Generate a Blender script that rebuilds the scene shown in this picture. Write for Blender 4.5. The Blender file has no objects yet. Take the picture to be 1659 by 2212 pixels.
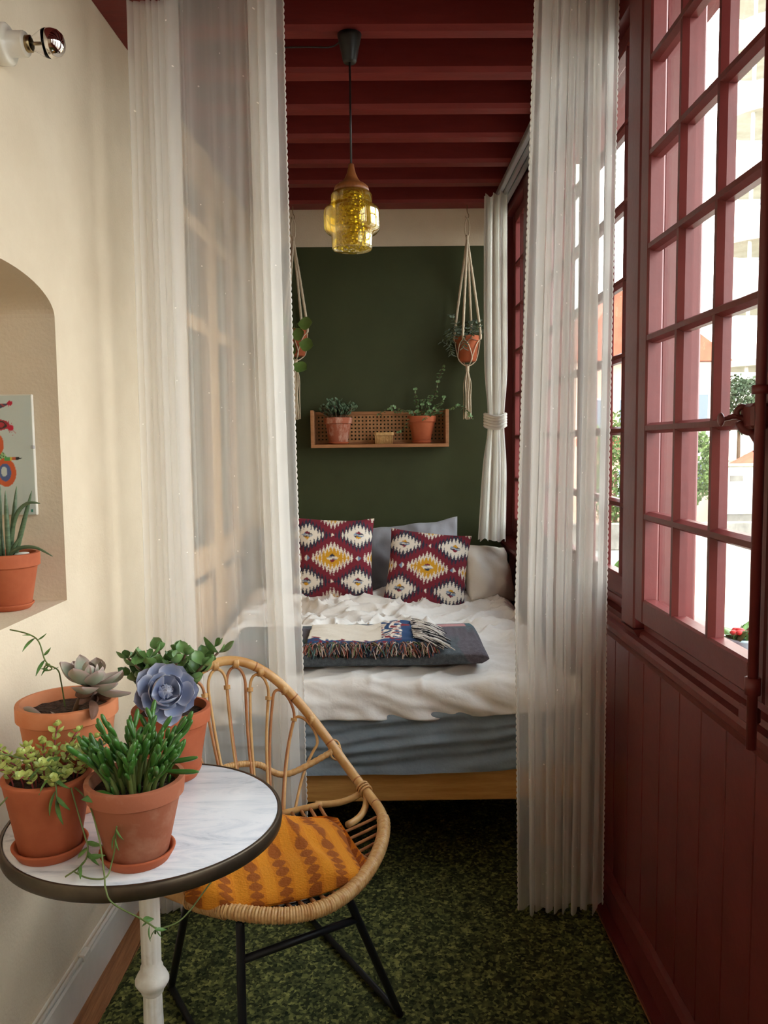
import bpy, bmesh, math, random
from mathutils import Vector, Matrix, noise as mn
PI = math.pi
S = bpy.context.scene
COL = S.collection
# ------------------------------------------------------------------ camera
cam_d = bpy.data.cameras.new('camera'); cam = bpy.data.objects.new('camera', cam_d); COL.objects.link(cam)
cam_d.sensor_fit = 'VERTICAL'; cam_d.sensor_height = 24.0; cam_d.lens = 24.0 * 1750.0 / 2212.0
cam_d.clip_start = 0.02; cam_d.clip_end = 2000
YAW, PITCH, ROLL = math.radians(.64), math.radians(4.77), math.radians(-.6)
cam.matrix_world = Matrix.Translation((0, 0, 1.45)) @ (Matrix.Rotation(-YAW, 4, 'Z') @ Matrix.Rotation(PI/2 - PITCH, 4, 'X') @ Matrix.Rotation(ROLL, 4, 'Z'))
S.camera = cam
# ------------------------------------------------------------------ world, sun, exposure
W = bpy.data.worlds.new('sky'); S.world = W; W.use_nodes = True
wt = W.node_tree; wt.nodes.clear()
def wn(t, **k):
    n = wt.nodes.new(t)
    for a, b in k.items(): setattr(n, a, b)
    return n
wo = wn('ShaderNodeOutputWorld'); wb = wn('ShaderNodeBackground'); wc = wn('ShaderNodeTexCoord')
wnz = wn('ShaderNodeTexNoise'); wnz.inputs['Scale'].default_value = 2.2; wnz.inputs['Detail'].default_value = 5
wr = wn('ShaderNodeValToRGB')
wr.color_ramp.elements[0].position = .33; wr.color_ramp.elements[0].color = (.62, .80, 1.0, 1)
wr.color_ramp.elements[1].position = .52; wr.color_ramp.elements[1].color = (1.0, .985, .96, 1)
wt.links.new(wc.outputs['Generated'], wnz.inputs['Vector']); wt.links.new(wnz.outputs['Fac'], wr.inputs['Fac'])
wt.links.new(wr.outputs['Color'], wb.inputs['Color']); wb.inputs['Strength'].default_value = 9.6
wt.links.new(wb.outputs[0], wo.inputs['Surface'])
sd = bpy.data.lights.new('sun_offscreen', 'SUN'); sd.energy = 1.6; sd.angle = math.radians(2); sd.color = (1, .95, .86)
sun = bpy.data.objects.new('sun_offscreen', sd); COL.objects.link(sun)
sun.rotation_euler = Vector((.62, .30, -.75)).to_track_quat('-Z', 'Y').to_euler()
S.view_settings.view_transform = 'Standard'; S.view_settings.look = 'None'
S.view_settings.exposure = 0.0; S.view_settings.gamma = 1.0; S.view_settings.use_curve_mapping = False
S.cycles.max_bounces = 14; S.cycles.diffuse_bounces = 7; S.cycles.transparent_max_bounces = 24; S.cycles.transmission_bounces = 10
S.cycles.sample_clamp_indirect = 6.0; S.cycles.caustics_refractive = False; S.cycles.caustics_reflective = False

# ------------------------------------------------------------------ materials
MATS = {}
def lin(c):
    return tuple(((x/255)/12.92 if x/255 <= .04045 else ((x/255+.055)/1.055)**2.4) for x in c)
def mat(name, col, rough=.6, var=0, vscale=8, vcol=None, bump=0, bscale=40, bdist=.01, metal=0, spec=.5, coat=0, stretch=None, detail=4, sheen=0, subs=0, trans=0, ior=1.45, alpha=None, attr=None, vlo=.35, vhi=.65):
    """principled; col/vcol in sRGB 0-255; vcol mixed in by noise; attr = colour attribute as base"""
    m = bpy.data.materials.new(name); m.use_nodes = True; nt = m.node_tree
    b = nt.nodes['Principled BSDF']
    b.inputs['Roughness'].default_value = rough; b.inputs['Metallic'].default_value = metal
    b.inputs['Specular IOR Level'].default_value = spec; b.inputs['Coat Weight'].default_value = coat
    b.inputs['Sheen Weight'].default_value = sheen; b.inputs['IOR'].default_value = ior
    b.inputs['Transmission Weight'].default_value = trans
    if subs:
        b.inputs['Subsurface Weight'].default_value = subs; b.inputs['Subsurface Scale'].default_value = .01
    c = lin(col)
    b.inputs['Base Color'].default_value = (*c, 1)
    tc = nt.nodes.new('ShaderNodeTexCoord'); src = tc.outputs['Object']
    if stretch:
        mp = nt.nodes.new('ShaderNodeMapping'); mp.inputs['Scale'].default_value = stretch
        nt.links.new(src, mp.inputs['Vector']); src = mp.outputs['Vector']
    base = None
    if attr:
        at = nt.nodes.new('ShaderNodeVertexColor'); at.layer_name = attr; base = at.outputs['Color']
        nt.links.new(base, b.inputs['Base Color'])
    if vcol is not None:
        nz = nt.nodes.new('ShaderNodeTexNoise'); nz.inputs['Scale'].default_value = vscale; nz.inputs['Detail'].default_value = detail
        nz.inputs['Roughness'].default_value = .65
        nt.links.new(src, nz.inputs['Vector'])
        rp = nt.nodes.new('ShaderNodeValToRGB')
        rp.color_ramp.elements[0].position = vlo; rp.color_ramp.elements[0].color = (*c, 1)
        rp.color_ramp.elements[1].position = vhi; rp.color_ramp.elements[1].color = (*lin(vcol), 1)
        nt.links.new(nz.outputs['Fac'], rp.inputs['Fac'])
        if attr:
            mx = nt.nodes.new('ShaderNodeMix'); mx.data_type = 'RGBA'; mx.blend_type = 'MULTIPLY'; mx.inputs['Factor'].default_value = 1
            nt.links.new(base, mx.inputs['A']); nt.links.new(rp.outputs['Color'], mx.inputs['B'])
            nt.links.new(mx.outputs['Result'], b.inputs['Base Color'])
        else:
            nt.links.new(rp.outputs['Color'], b.inputs['Base Color'])
    if bump:
        bz = nt.nodes.new('ShaderNodeTexNoise'); bz.inputs['Scale'].default_value = bscale; bz.inputs['Detail'].default_value = 3
        nt.links.new(src, bz.inputs['Vector'])
        bp = nt.nodes.new('ShaderNodeBump'); bp.inputs['Strength'].default_value = bump; bp.inputs['Distance'].default_value = bdist
        nt.links.new(bz.outputs['Fac'], bp.inputs['Height']); nt.links.new(bp.outputs['Normal'], b.inputs['Normal'])
    MATS[name] = m
    return m

mat('plaster', (222, 206, 180), .85, vcol=(214, 197, 170), vscale=3, bump=.25, bscale=120, bdist=.004)
mat('green_paint', (62, 68, 40), .6, vcol=(57, 63, 36), vscale=4, bump=.08, bscale=150, bdist=.003, spec=.35)
mat('red_paint', (108, 45, 43), .38, vcol=(98, 39, 38), vscale=6, bump=.12, bscale=60, bdist=.003, spec=.45)
mat('red_beam', (118, 41, 37), .5, vcol=(108, 36, 33), vscale=5, bump=.15, bscale=30, bdist=.004, stretch=(1, 6, 6), spec=.3)
mat('floor_wood', (178, 124, 80), .5, vcol=(140, 90, 54), vscale=7, bump=.4, bscale=9, bdist=.01, stretch=(14, .7, 4))
mat('white_paint', (236, 231, 220), .45, vcol=(224, 218, 205), vscale=5)
mat('old_white', (232, 226, 214), .5, vcol=(206, 196, 178), vscale=14, vlo=.5, vhi=.75, bump=.15, bscale=40)
mat('door_wood', (205, 170, 125), .5, vcol=(186, 146, 100), vscale=5, stretch=(5, 5, .6), bump=.1, bscale=20)
mat('pine', (222, 168, 96), .42, vcol=(198, 138, 68), vscale=5, stretch=(.9, 6, 9), detail=6, bump=.08, bscale=20)
mat('shelf_wood', (176, 124, 82), .5, vcol=(152, 102, 64), vscale=6, stretch=(1, 8, 8))
mat('cane', (186, 140, 92), .55, vcol=(160, 112, 68), vscale=30)
mat('rattan', (214, 172, 112), .38, vcol=(190, 138, 78), vscale=14, spec=.5, bump=.1, bscale=60, bdist=.004)
mat('rattan_dark', (186, 128, 78), .4, vcol=(158, 98, 56), vscale=16)
mat('rattan_wrap', (216, 176, 118), .36, vcol=(192, 140, 82), vscale=60, bump=.3, bscale=200, bdist=.003)
mat('black_metal', (24, 25, 27), .42, spec=.4)
mat('bronze', (96, 84, 68), .38, vcol=(76, 66, 54), vscale=12, metal=.75)
mat('terracotta', (182, 100, 66), .75, vcol=(166, 86, 55), vscale=9, bump=.12, bscale=90, bdist=.003, spec=.25)
mat('terracotta_old', (164, 98, 72), .8, vcol=(190, 140, 114), vscale=11, vlo=.48, vhi=.78, bump=.15, bscale=90, bdist=.003, spec=.2)
mat('terracotta_pale', (200, 122, 82), .8, vcol=(212, 146, 108), vscale=8, vlo=.4, vhi=.75, bump=.12, bscale=90, bdist=.003, spec=.2)
mat('terracotta_white', (166, 96, 72), .85, vcol=(206, 170, 152), vscale=26, vlo=.5, vhi=.72, bump=.15, bscale=90, bdist=.003, spec=.2, stretch=(1, 1, .5))
mat('soil', (46, 32, 24), .95, vcol=(82, 60, 44), vscale=120, bump=1, bscale=90, bdist=.02)
mat('leaf_finger', (50, 94, 38), .28, vcol=(80, 124, 48), vscale=14, spec=.5, subs=.05)
mat('leaf_light', (150, 170, 82), .42, vcol=(202, 204, 118), vscale=60, spec=.4)
mat('leaf_vine', (82, 122, 62), .4, vcol=(112, 150, 80), vscale=40)
mat('leaf_jade', (112, 146, 84), .35, vcol=(86, 120, 66), vscale=30, spec=.5)
mat('leaf_jade_dark', (74, 96, 70), .35, vcol=(98, 120, 92), vscale=40, spec=.5)
mat('leaf_round', (104, 132, 66), .4, vcol=(86, 112, 54), vscale=14)
mat('leaf_grey', (96, 114, 98), .5, vcol=(136, 150, 134), vscale=60)
mat('leaf_small', (86, 124, 76), .4, vcol=(140, 168, 120), vscale=80)
mat('leaf_spiky', (72, 92, 64), .4, vcol=(98, 116, 84), vscale=30, stretch=(1, 1, 6))
mat('leaf_echeveria', (150, 160, 186), .5, attr='Col')
mat('leaf_wilted', (132, 132, 112), .55, attr='Col')
mat('leaf_dry', (120, 84, 66), .7, vcol=(90, 62, 50), vscale=40)
mat('stem_red', (142, 62, 60), .5)
mat('stem_green', (104, 118, 62), .5)
mat('stem_brown', (96, 72, 50), .6)
mat('rope', (226, 212, 188), .85, vcol=(208, 190, 162), vscale=200, bump=.6, bscale=500, bdist=.003)
mat('lamp_wood', (150, 92, 48), .4, vcol=(122, 70, 34), vscale=9, stretch=(6, 6, 1))
mat('black_plastic', (34, 33, 30), .32)
mat('porcelain', (232, 224, 206), .22, coat=.3)
mat('brass', (170, 150, 110), .3, metal=1)
mat('mirror', (225, 220, 215), .06, metal=1)
mat('clear_glass', (255, 255, 255), .02, trans=1, ior=1.3)
mat('track_metal', (176, 176, 178), .4, metal=.6)
mat('sheet_blue', (138, 152, 162), .85, vcol=(128, 142, 152), vscale=7, bump=.35, bscale=30, bdist=.012, sheen=.2)
mat('duvet', (240, 236, 230), .85, vcol=(234, 229, 222), vscale=5, bump=.35, bscale=22, bdist=.014, sheen=.2)
mat('linen_grey', (150, 150, 156), .85, bump=.25, bscale=30, bdist=.01, sheen=.2)
mat('linen_greyblue', (142, 152, 162), .85, bump=.25, bscale=30, bdist=.01)
mat('linen_white', (226, 218, 206), .85, bump=.35, bscale=24, bdist=.014)
mat('mattress', (200, 198, 192), .9)
mat('blanket', (215, 215, 215), .95, vcol=(255, 255, 255), vscale=260, bump=.6, bscale=300, bdist=.004, attr='Col')
mat('kilim', (255, 255, 255), .9, attr='Col', bump=.35, bscale=420, bdist=.003)
mat('print', (255, 255, 255), .9, attr='Col')
mat('throw', (255, 255, 255), .92, attr='Col', bump=.4, bscale=380, bdist=.003)
mat('orange_knit', (255, 255, 255), .92, attr='Col', bump=.55, bscale=160, bdist=.006, stretch=(1, 1, 3))
mat('fringe', (255, 255, 255), .95, attr='Col')
mat('cotton_white', (240, 236, 226), .9, bump=.2, bscale=30, bdist=.006)
mat('wicker', (206, 168, 112), .6, vcol=(180, 138, 84), vscale=60)
mat('concrete', (176, 170, 154), .9, vcol=(156, 150, 132), vscale=.9, bump=.2, bscale=6)
mat('facade', (226, 220, 206), .9, vcol=(214, 207, 191), vscale=.4)
mat('facade_pink', (208, 170, 150), .9, vcol=(194, 150, 128), vscale=.5)
mat('roof_tile', (166, 92, 68), .85, vcol=(138, 74, 55), vscale=2)
mat('road', (150, 148, 143), .95, vcol=(134, 132, 127), vscale=.5)
mat('tree_leaf', (64, 86, 44), .7, vcol=(92, 110, 54), vscale=1.5)
mat('tree_dark', (48, 64, 44), .7, vcol=(66, 82, 54), vscale=1.5)
mat('hill', (66, 84, 60), 1.0, vcol=(82, 98, 72), vscale=.01, spec=0)
mat('flower_red', (206, 44, 40), .6)
mat('window_far', (96, 108, 122), .2)
mat('stone_grey', (136, 132, 124), .95, vcol=(106, 102, 95), vscale=1.2)
mat('green_trim', (96, 142, 122), .7)
mat('ceramic_blue', (150, 168, 178), .3)

def custom(name):
    m = bpy.data.materials.new(name); m.use_nodes = True; nt = m.node_tree; nt.nodes.clear()
    MATS[name] = m
    return m, nt, nt.nodes.new('ShaderNodeOutputMaterial')
def glass_pane():
    m, nt, out = custom('pane_glass')
    t = nt.nodes.new('ShaderNodeBsdfTransparent'); t.inputs['Color'].default_value = (.97, .985, .975, 1)
    g = nt.nodes.new('ShaderNodeBsdfGlossy'); g.inputs['Roughness'].default_value = .03
    lw = nt.nodes.new('ShaderNodeLayerWeight'); lw.inputs['Blend'].default_value = .5
    pw5 = nt.nodes.new('ShaderNodeMath'); pw5.operation = 'POWER'; pw5.inputs[1].default_value = 5
    fr = nt.nodes.new('ShaderNodeMath'); fr.operation = 'MULTIPLY_ADD'; fr.inputs[1].default_value = .6; fr.inputs[2].default_value = .025
    nt.links.new(lw.outputs['Facing'], pw5.inputs[0]); nt.links.new(pw5.outputs[0], fr.inputs[0])
    tc = nt.nodes.new('ShaderNodeTexCoord'); nz = nt.nodes.new('ShaderNodeTexNoise'); nz.inputs['Scale'].default_value = 9
    bp = nt.nodes.new('ShaderNodeBump'); bp.inputs['Strength'].default_value = .25; bp.inputs['Distance'].default_value = .004
    nt.links.new(tc.outputs['Object'], nz.inputs['Vector']); nt.links.new(nz.outputs['Fac'], bp.inputs['Height'])
    nt.links.new(bp.outputs['Normal'], g.inputs['Normal'])
    mx = nt.nodes.new('ShaderNodeMixShader')
    nt.links.new(fr.outputs[0], mx.inputs[0]); nt.links.new(t.outputs[0], mx.inputs[1]); nt.links.new(g.outputs[0], mx.inputs[2])
    nt.links.new(mx.outputs[0], out.inputs['Surface'])
glass_pane()
def sheer(name, opac, tint):
    m, nt, out = custom(name)
    tr = nt.nodes.new('ShaderNodeBsdfTransparent')
    d = nt.nodes.new('ShaderNodeBsdfDiffuse'); d.inputs['Color'].default_value = (*tint, 1)
    tl = nt.nodes.new('ShaderNodeBsdfTranslucent'); tl.inputs['Color'].default_value = (*tint, 1)
    a = nt.nodes.new('ShaderNodeMixShader'); a.inputs[0].default_value = .5
    nt.links.new(d.outputs[0], a.inputs[1]); nt.links.new(tl.outputs[0], a.inputs[2])
    uv = nt.nodes.new('ShaderNodeUVMap')
    # woven streaks
    mp = nt.nodes.new('ShaderNodeMapping'); mp.inputs['Scale'].default_value = (26, 1.2, 1); nt.links.new(uv.outputs[0], mp.inputs[0])
    nz = nt.nodes.new('ShaderNodeTexNoise'); nz.inputs['Scale'].default_value = 1; nz.inputs['Detail'].default_value = 3
    nt.links.new(mp.outputs[0], nz.inputs['Vector'])
    mr = nt.nodes.new('ShaderNodeMapRange'); mr.inputs['From Min'].default_value = .3; mr.inputs['From Max'].default_value = .7
    mr.inputs['To Min'].default_value = opac - .05; mr.inputs['To Max'].default_value = opac + .05
    nt.links.new(nz.outputs['Fac'], mr.inputs['Value'])
    # little woven dots
    vo = nt.nodes.new('ShaderNodeTexVoronoi'); vo.inputs['Scale'].default_value = 24; vo.inputs['Randomness'].default_value = .55
    nt.links.new(uv.outputs[0], vo.inputs['Vector'])
    lt = nt.nodes.new('ShaderNodeMath'); lt.operation = 'LESS_THAN'; lt.inputs[1].default_value = .06
    nt.links.new(vo.outputs['Distance'], lt.inputs[0])
    mxm = nt.nodes.new('ShaderNodeMath'); mxm.operation = 'MAXIMUM'; mxm.use_clamp = True
    dm = nt.nodes.new('ShaderNodeMath'); dm.operation = 'MULTIPLY'; dm.inputs[1].default_value = .85
    nt.links.new(lt.outputs[0], dm.inputs[0])
    nt.links.new(mr.outputs[0], mxm.inputs[0]); nt.links.new(dm.outputs[0], mxm.inputs[1])
    mx = nt.nodes.new('ShaderNodeMixShader')
    nt.links.new(mxm.outputs[0], mx.inputs[0]); nt.links.new(tr.outputs[0], mx.inputs[1]); nt.links.new(a.outputs[0], mx.inputs[2])
    nt.links.new(mx.outputs[0], out.inputs['Surface'])
sheer('sheer', .48, (.96, .945, .91))
sheer('sheer_trim', .8, (.93, .91, .87))
def translucent_cotton():
    m, nt, out = custom('cotton_curtain')
    d = nt.nodes.new('ShaderNodeBsdfDiffuse'); d.inputs['Color'].default_value = (.88, .86, .81, 1)
    tl = nt.nodes.new('ShaderNodeBsdfTranslucent'); tl.inputs['Color'].default_value = (.88, .86, .81, 1)
    a = nt.nodes.new('ShaderNodeMixShader'); a.inputs[0].default_value = .35
    nt.links.new(d.outputs[0], a.inputs[1]); nt.links.new(tl.outputs[0], a.inputs[2]); nt.links.new(a.outputs[0], out.inputs['Surface'])
translucent_cotton()
def amber(name, bump, op, colr):
    m, nt, out = custom(name)
    tr = nt.nodes.new('ShaderNodeBsdfTransparent'); tr.inputs['Color'].default_value = (*colr, 1)
    gl = nt.nodes.new('ShaderNodeBsdfGlossy'); gl.inputs['Roughness'].default_value = .06; gl.inputs['Color'].default_value = (1, .97, .85, 1)
    tl = nt.nodes.new('ShaderNodeBsdfTranslucent'); tl.inputs['Color'].default_value = (.95, .80, .22, 1)
    df = nt.nodes.new('ShaderNodeBsdfDiffuse'); df.inputs['Color'].default_value = (.92, .76, .20, 1)
    td = nt.nodes.new('ShaderNodeMixShader'); td.inputs[0].default_value = .6
    nt.links.new(df.outputs[0], td.inputs[1]); nt.links.new(tl.outputs[0], td.inputs[2])
    lw = nt.nodes.new('ShaderNodeLayerWeight'); lw.inputs['Blend'].default_value = .25
    m1 = nt.nodes.new('ShaderNodeMixShader'); m1.inputs[0].default_value = op
    nt.links.new(tr.outputs[0], m1.inputs[1]); nt.links.new(td.outputs[0], m1.inputs[2])
    m2 = nt.nodes.new('ShaderNodeMixShader')
    nt.links.new(lw.outputs['Facing'], m2.inputs[0]); nt.links.new(m1.outputs[0], m2.inputs[1]); nt.links.new(gl.outputs[0], m2.inputs[2])
    if bump:
        tc = nt.nodes.new('ShaderNodeTexCoord'); vo = nt.nodes.new('ShaderNodeTexVoronoi'); vo.inputs['Scale'].default_value = 90
        nt.links.new(tc.outputs['Object'], vo.inputs['Vector'])
        bp = nt.nodes.new('ShaderNodeBump'); bp.inputs['Strength'].default_value = bump; bp.inputs['Distance'].default_value = .02
        nt.links.new(vo.outputs['Distance'], bp.inputs['Height'])
        for n in (gl, tl, df): nt.links.new(bp.outputs['Normal'], n.inputs['Normal'])
        nt.links.new(bp.outputs['Normal'], lw.inputs['Normal'])
    nt.links.new(m2.outputs[0], out.inputs['Surface'])
amber('amber_smooth', 0, .10, (.98, .88, .40))
amber('amber_textured', 1.0, .42, (.99, .90, .42))
def marble():
    m = mat('marble', (226, 227, 230), .22, coat=.2); nt = m.node_tree; b = nt.nodes['Principled BSDF']
    tc = nt.nodes.new('ShaderNodeTexCoord'); mp = nt.nodes.new('ShaderNodeMapping')
    mp.inputs['Rotation'].default_value = (0, 0, .5); mp.inputs['Scale'].default_value = (3, 13, 3)
    nt.links.new(tc.outputs['Object'], mp.inputs[0])
    nz = nt.nodes.new('ShaderNodeTexNoise'); nz.inputs['Scale'].default_value = 1.4; nz.inputs['Detail'].default_value = 10
    nz.inputs['Roughness'].default_value = .72; nz.inputs['Distortion'].default_value = 1.2
    nt.links.new(mp.outputs[0], nz.inputs['Vector'])
    rp = nt.nodes.new('ShaderNodeValToRGB'); e = rp.color_ramp.elements
    e[0].position = .30; e[0].color = (*lin((158, 162, 172)), 1); e[1].position = .54; e[1].color = (*lin((232, 232, 234)), 1)
    q = rp.color_ramp.elements.new(.42); q.color = (*lin((214, 217, 222)), 1)
    nt.links.new(nz.outputs['Fac'], rp.inputs[0]); nt.links.new(rp.outputs[0], b.inputs['Base Color'])
marble()
def carpet_mat():
    m = mat('carpet', (40, 48, 28), 1.0, spec=.1); nt = m.node_tree; b = nt.nodes['Principled BSDF']
    tc = nt.nodes.new('ShaderNodeTexCoord')
    v = nt.nodes.new('ShaderNodeTexVoronoi'); v.inputs['Scale'].default_value = 120
    nt.links.new(tc.outputs['Object'], v.inputs['Vector'])
    bw = nt.nodes.new('ShaderNodeSeparateColor'); nt.links.new(v.outputs['Color'], bw.inputs[0])
    n2 = nt.nodes.new('ShaderNodeTexNoise'); n2.inputs['Scale'].default_value = 30; n2.inputs['Detail'].default_value = 4
    nt.links.new(tc.outputs['Object'], n2.inputs['Vector'])
    ad = nt.nodes.new('ShaderNodeMath'); ad.operation = 'MULTIPLY_ADD'; ad.inputs[1].default_value = .5
    nt.links.new(bw.outputs[0], ad.inputs[0])
    ml = nt.nodes.new('ShaderNodeMath'); ml.operation = 'MULTIPLY'; ml.inputs[1].default_value = .55
    nt.links.new(n2.outputs['Fac'], ml.inputs[0]); nt.links.new(ml.outputs[0], ad.inputs[2])
    rp = nt.nodes.new('ShaderNodeValToRGB'); rp.color_ramp.elements[0].position = .2; rp.color_ramp.elements[0].color = (*lin((34, 40, 29)), 1)
    rp.color_ramp.elements[1].position = .85; rp.color_ramp.elements[1].color = (*lin((154, 156, 92)), 1)
    for p, c in ((.42, (57, 63, 42)), (.58, (84, 90, 55)), (.7, (112, 116, 68))):
        q = rp.color_ramp.elements.new(p); q.color = (*lin(c), 1)
    nt.links.new(ad.outputs[0], rp.inputs[0]); nt.links.new(rp.outputs[0], b.inputs['Base Color'])
carpet_mat()

# ------------------------------------------------------------------ mesh helpers
class MB:
    def __init__(s): s.v = []; s.f = []; s.sm = []; s.uv = None
    def add(s, vs, fs, smooth=False, M=None):
        o = len(s.v)
        s.v += [tuple(M @ Vector(p)) for p in vs] if M is not None else [tuple(p) for p in vs]
        s.f += [tuple(i+o for i in f) for f in fs]; s.sm += [smooth]*len(fs)
        return s
    def box(s, x0, x1, y0, y1, z0, z1, M=None):
        v = [(x, y, z) for z in (z0, z1) for y in (y0, y1) for x in (x0, x1)]
        return s.add(v, [(0, 2, 3, 1), (4, 5, 7, 6), (0, 1, 5, 4), (2, 6, 7, 3), (0, 4, 6, 2), (1, 3, 7, 5)], False, M)
    def cbox(s, x0, x1, y0, y1, z0, z1, c=.004, M=None):
        """box with chamfered edges"""
        vs = []; idx = {}
        X = (x0, x1); Y = (y0, y1); Z = (z0, z1)
        for i in (0, 1):
            for j in (0, 1):
                for k in (0, 1):
                    sx, sy, sz = 1-2*i, 1-2*j, 1-2*k
                    for a in range(3):
                        p = [X[i]+sx*c, Y[j]+sy*c, Z[k]+sz*c]; p[a] = (X[i], Y[j], Z[k])[a]
                        idx[i, j, k, a] = len(vs); vs.append(tuple(p))
        f = []
        for i in (0, 1):
            q = [idx[i, 0, 0, 0], idx[i, 1, 0, 0], idx[i, 1, 1, 0], idx[i, 0, 1, 0]]; f.append(tuple(q if i else q[::-1]))
            q = [idx[0, i, 0, 1], idx[0, i, 1, 1], idx[1, i, 1, 1], idx[1, i, 0, 1]]; f.append(tuple(q if i else q[::-1]))
            q = [idx[0, 0, i, 2], idx[1, 0, i, 2], idx[1, 1, i, 2], idx[0, 1, i, 2]]; f.append(tuple(q if i else q[::-1]))
        for j in (0, 1):
            for k in (0, 1):
                f.append((idx[0, j, k, 1], idx[1, j, k, 1], idx[1, j, k, 2], idx[0, j, k, 2]))
                f.append((idx[j, 0, k, 0], idx[j, 1, k, 0], idx[j, 1, k, 2], idx[j, 0, k, 2]))
                f.append((idx[j, k, 0, 0], idx[j, k, 1, 0], idx[j, k, 1, 1], idx[j, k, 0, 1]))
        for i in (0, 1):
            for j in (0, 1):
                for k in (0, 1): f.append((idx[i, j, k, 0], idx[i, j, k, 1], idx[i, j, k, 2]))
        return s.add(vs, f, False, M)
    def prism(s, poly, a0, a1, axis='y', smooth=False, M=None):
        """extrude a 2-D polygon; axis y: poly is (x,z); x: (y,z); z: (x,y)"""
        def p3(p, a): return {'y': (p[0], a, p[1]), 'x': (a, p[0], p[1]), 'z': (p[0], p[1], a)}[axis]
        n = len(poly); v = [p3(p, a0) for p in poly] + [p3(p, a1) for p in poly]
        f = [tuple(range(n))[::-1], tuple(range(n, 2*n))] + [(i, (i+1) % n, n+(i+1) % n, n+i) for i in range(n)]
        return s.add(v, f, smooth, M)
    def tube(s, pts, r, n=8, closed=False, caps=True, M=None, up=None):
        pts = [Vector(p) for p in pts]; N = len(pts)
        rs = r if isinstance(r, (list, tuple)) else [r]*N
        T = []
        for i in range(N):
            a = pts[(i-1) % N] if (closed or i > 0) else pts[i]; b = pts[(i+1) % N] if (closed or i < N-1) else pts[i]
            d = (b-a); T.append(d.normalized() if d.length > 1e-9 else Vector((0, 0, 1)))
        u = Vector(up) if up else (Vector((0, 0, 1)) if abs(T[0].z) < .9 else Vector((1, 0, 0)))
        vs = []
        for i in range(N):
            u = u - T[i]*u.dot(T[i])
            if u.length < 1e-6: u = T[i].orthogonal()
            u.normalize(); w = T[i].cross(u)
            for k in range(n):
                a = 2*PI*k/n; vs.append(pts[i] + (u*math.cos(a)+w*math.sin(a))*rs[i])
        f = []
        for i in range(N if closed else N-1):
            j = (i+1) % N
            for k in range(n): f.append((i*n+k, i*n+(k+1) % n, j*n+(k+1) % n, j*n+k))
        if caps and not closed: f += [tuple(range(n))[::-1], tuple((N-1)*n+k for k in range(n))]
        return s.add(vs, f, True, M)
    def lathe(s, prof, n=40, M=None, closed=False):
        """profile of (r,z)"""
        vs = []; f = []; P = len(prof)
        for k in range(n):
            a = 2*PI*k/n
            for r, z in prof: vs.append((r*math.cos(a), r*math.sin(a), z))
        for k in range(n):
            k2 = (k+1) % n
            for i in range(P if closed else P-1):
                j = (i+1) % P
                if prof[i][0] < 1e-7 and prof[j][0] < 1e-7: continue
                f.append((k*P+i, k2*P+i, k2*P+j, k*P+j))
        return s.add(vs, f, True, M)
    def grid(s, fn, nu, nv, M=None, uv=False):
        vs = [fn(i/nu, j/nv) for j in range(nv+1) for i in range(nu+1)]
        f = [(j*(nu+1)+i, j*(nu+1)+i+1, (j+1)*(nu+1)+i+1, (j+1)*(nu+1)+i) for j in range(nv) for i in range(nu)]
        return s.add(vs, f, True, M)
    def mesh(s, name):
        m = bpy.data.meshes.new(name); m.from_pydata(s.v, [], s.f); m.validate(verbose=False)
        if len(m.polygons) == len(s.sm): m.polygons.foreach_set('use_smooth', s.sm)
        m.update(); return m
    def build(s, name, material, parent=None, M=None, merge=False):
        return place(name, s.mesh(name), material, parent, M)
def place(name, me, material=None, parent=None, M=None):
    if material and not me.materials: me.materials.append(MATS[material])
    o = bpy.data.objects.new(name, me); COL.objects.link(o)
    if parent: o.parent = parent
    if M is not None: o.matrix_local = M
    return o
def sharp(o, deg=35):
    me = o.data
    bm = bmesh.new(); bm.from_mesh(me); bmesh.ops.remove_doubles(bm, verts=bm.verts, dist=1e-5)
    bmesh.ops.recalc_face_normals(bm, faces=bm.faces)
    for e in bm.edges:
        e.smooth = not (len(e.link_faces) == 2 and e.calc_face_angle(0) > math.radians(deg))
    bm.to_mesh(me); bm.free(); me.update(); return o
def tag(o, label, cat, group=None, kind=None):
    o['label'] = label; o['category'] = cat
    if group: o['group'] = group
    if kind: o['kind'] = kind
    return o
def struct(o, label=None):
    o['kind'] = 'structure'
    if label: o['label'] = label
    return o
def empty(name, loc, rz=0, M=None):
    o = bpy.data.objects.new(name, None); COL.objects.link(o); o.empty_display_size = .05
    o.matrix_local = M if M is not None else Matrix.Translation(loc) @ Matrix.Rotation(rz, 4, 'Z')
    return o
def paint(me, fn):
    """colour attribute from a function of the vertex uv list stored in me['uvs'] order"""
    at = me.color_attributes.new('Col', 'FLOAT_COLOR', 'POINT')
    for i, v in enumerate(me.vertices):
        at.data[i].color = (*fn(i, v.co), 1)
T = Matrix.Translation
def RX(a): return Matrix.Rotation(a, 4, 'X')
def RY(a): return Matrix.Rotation(a, 4, 'Y')
def RZ(a): return Matrix.Rotation(a, 4, 'Z')
def SC(x, y=None, z=None): return Matrix.Diagonal((x, x if y is None else y, x if z is None else z, 1))
def bez(p0, p1, p2, n=10):
    p0, p1, p2 = Vector(p0), Vector(p1), Vector(p2)
    return [p0*(1-t)**2+p1*2*t*(1-t)+p2*t*t for t in [i/n for i in range(n+1)]]
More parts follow.
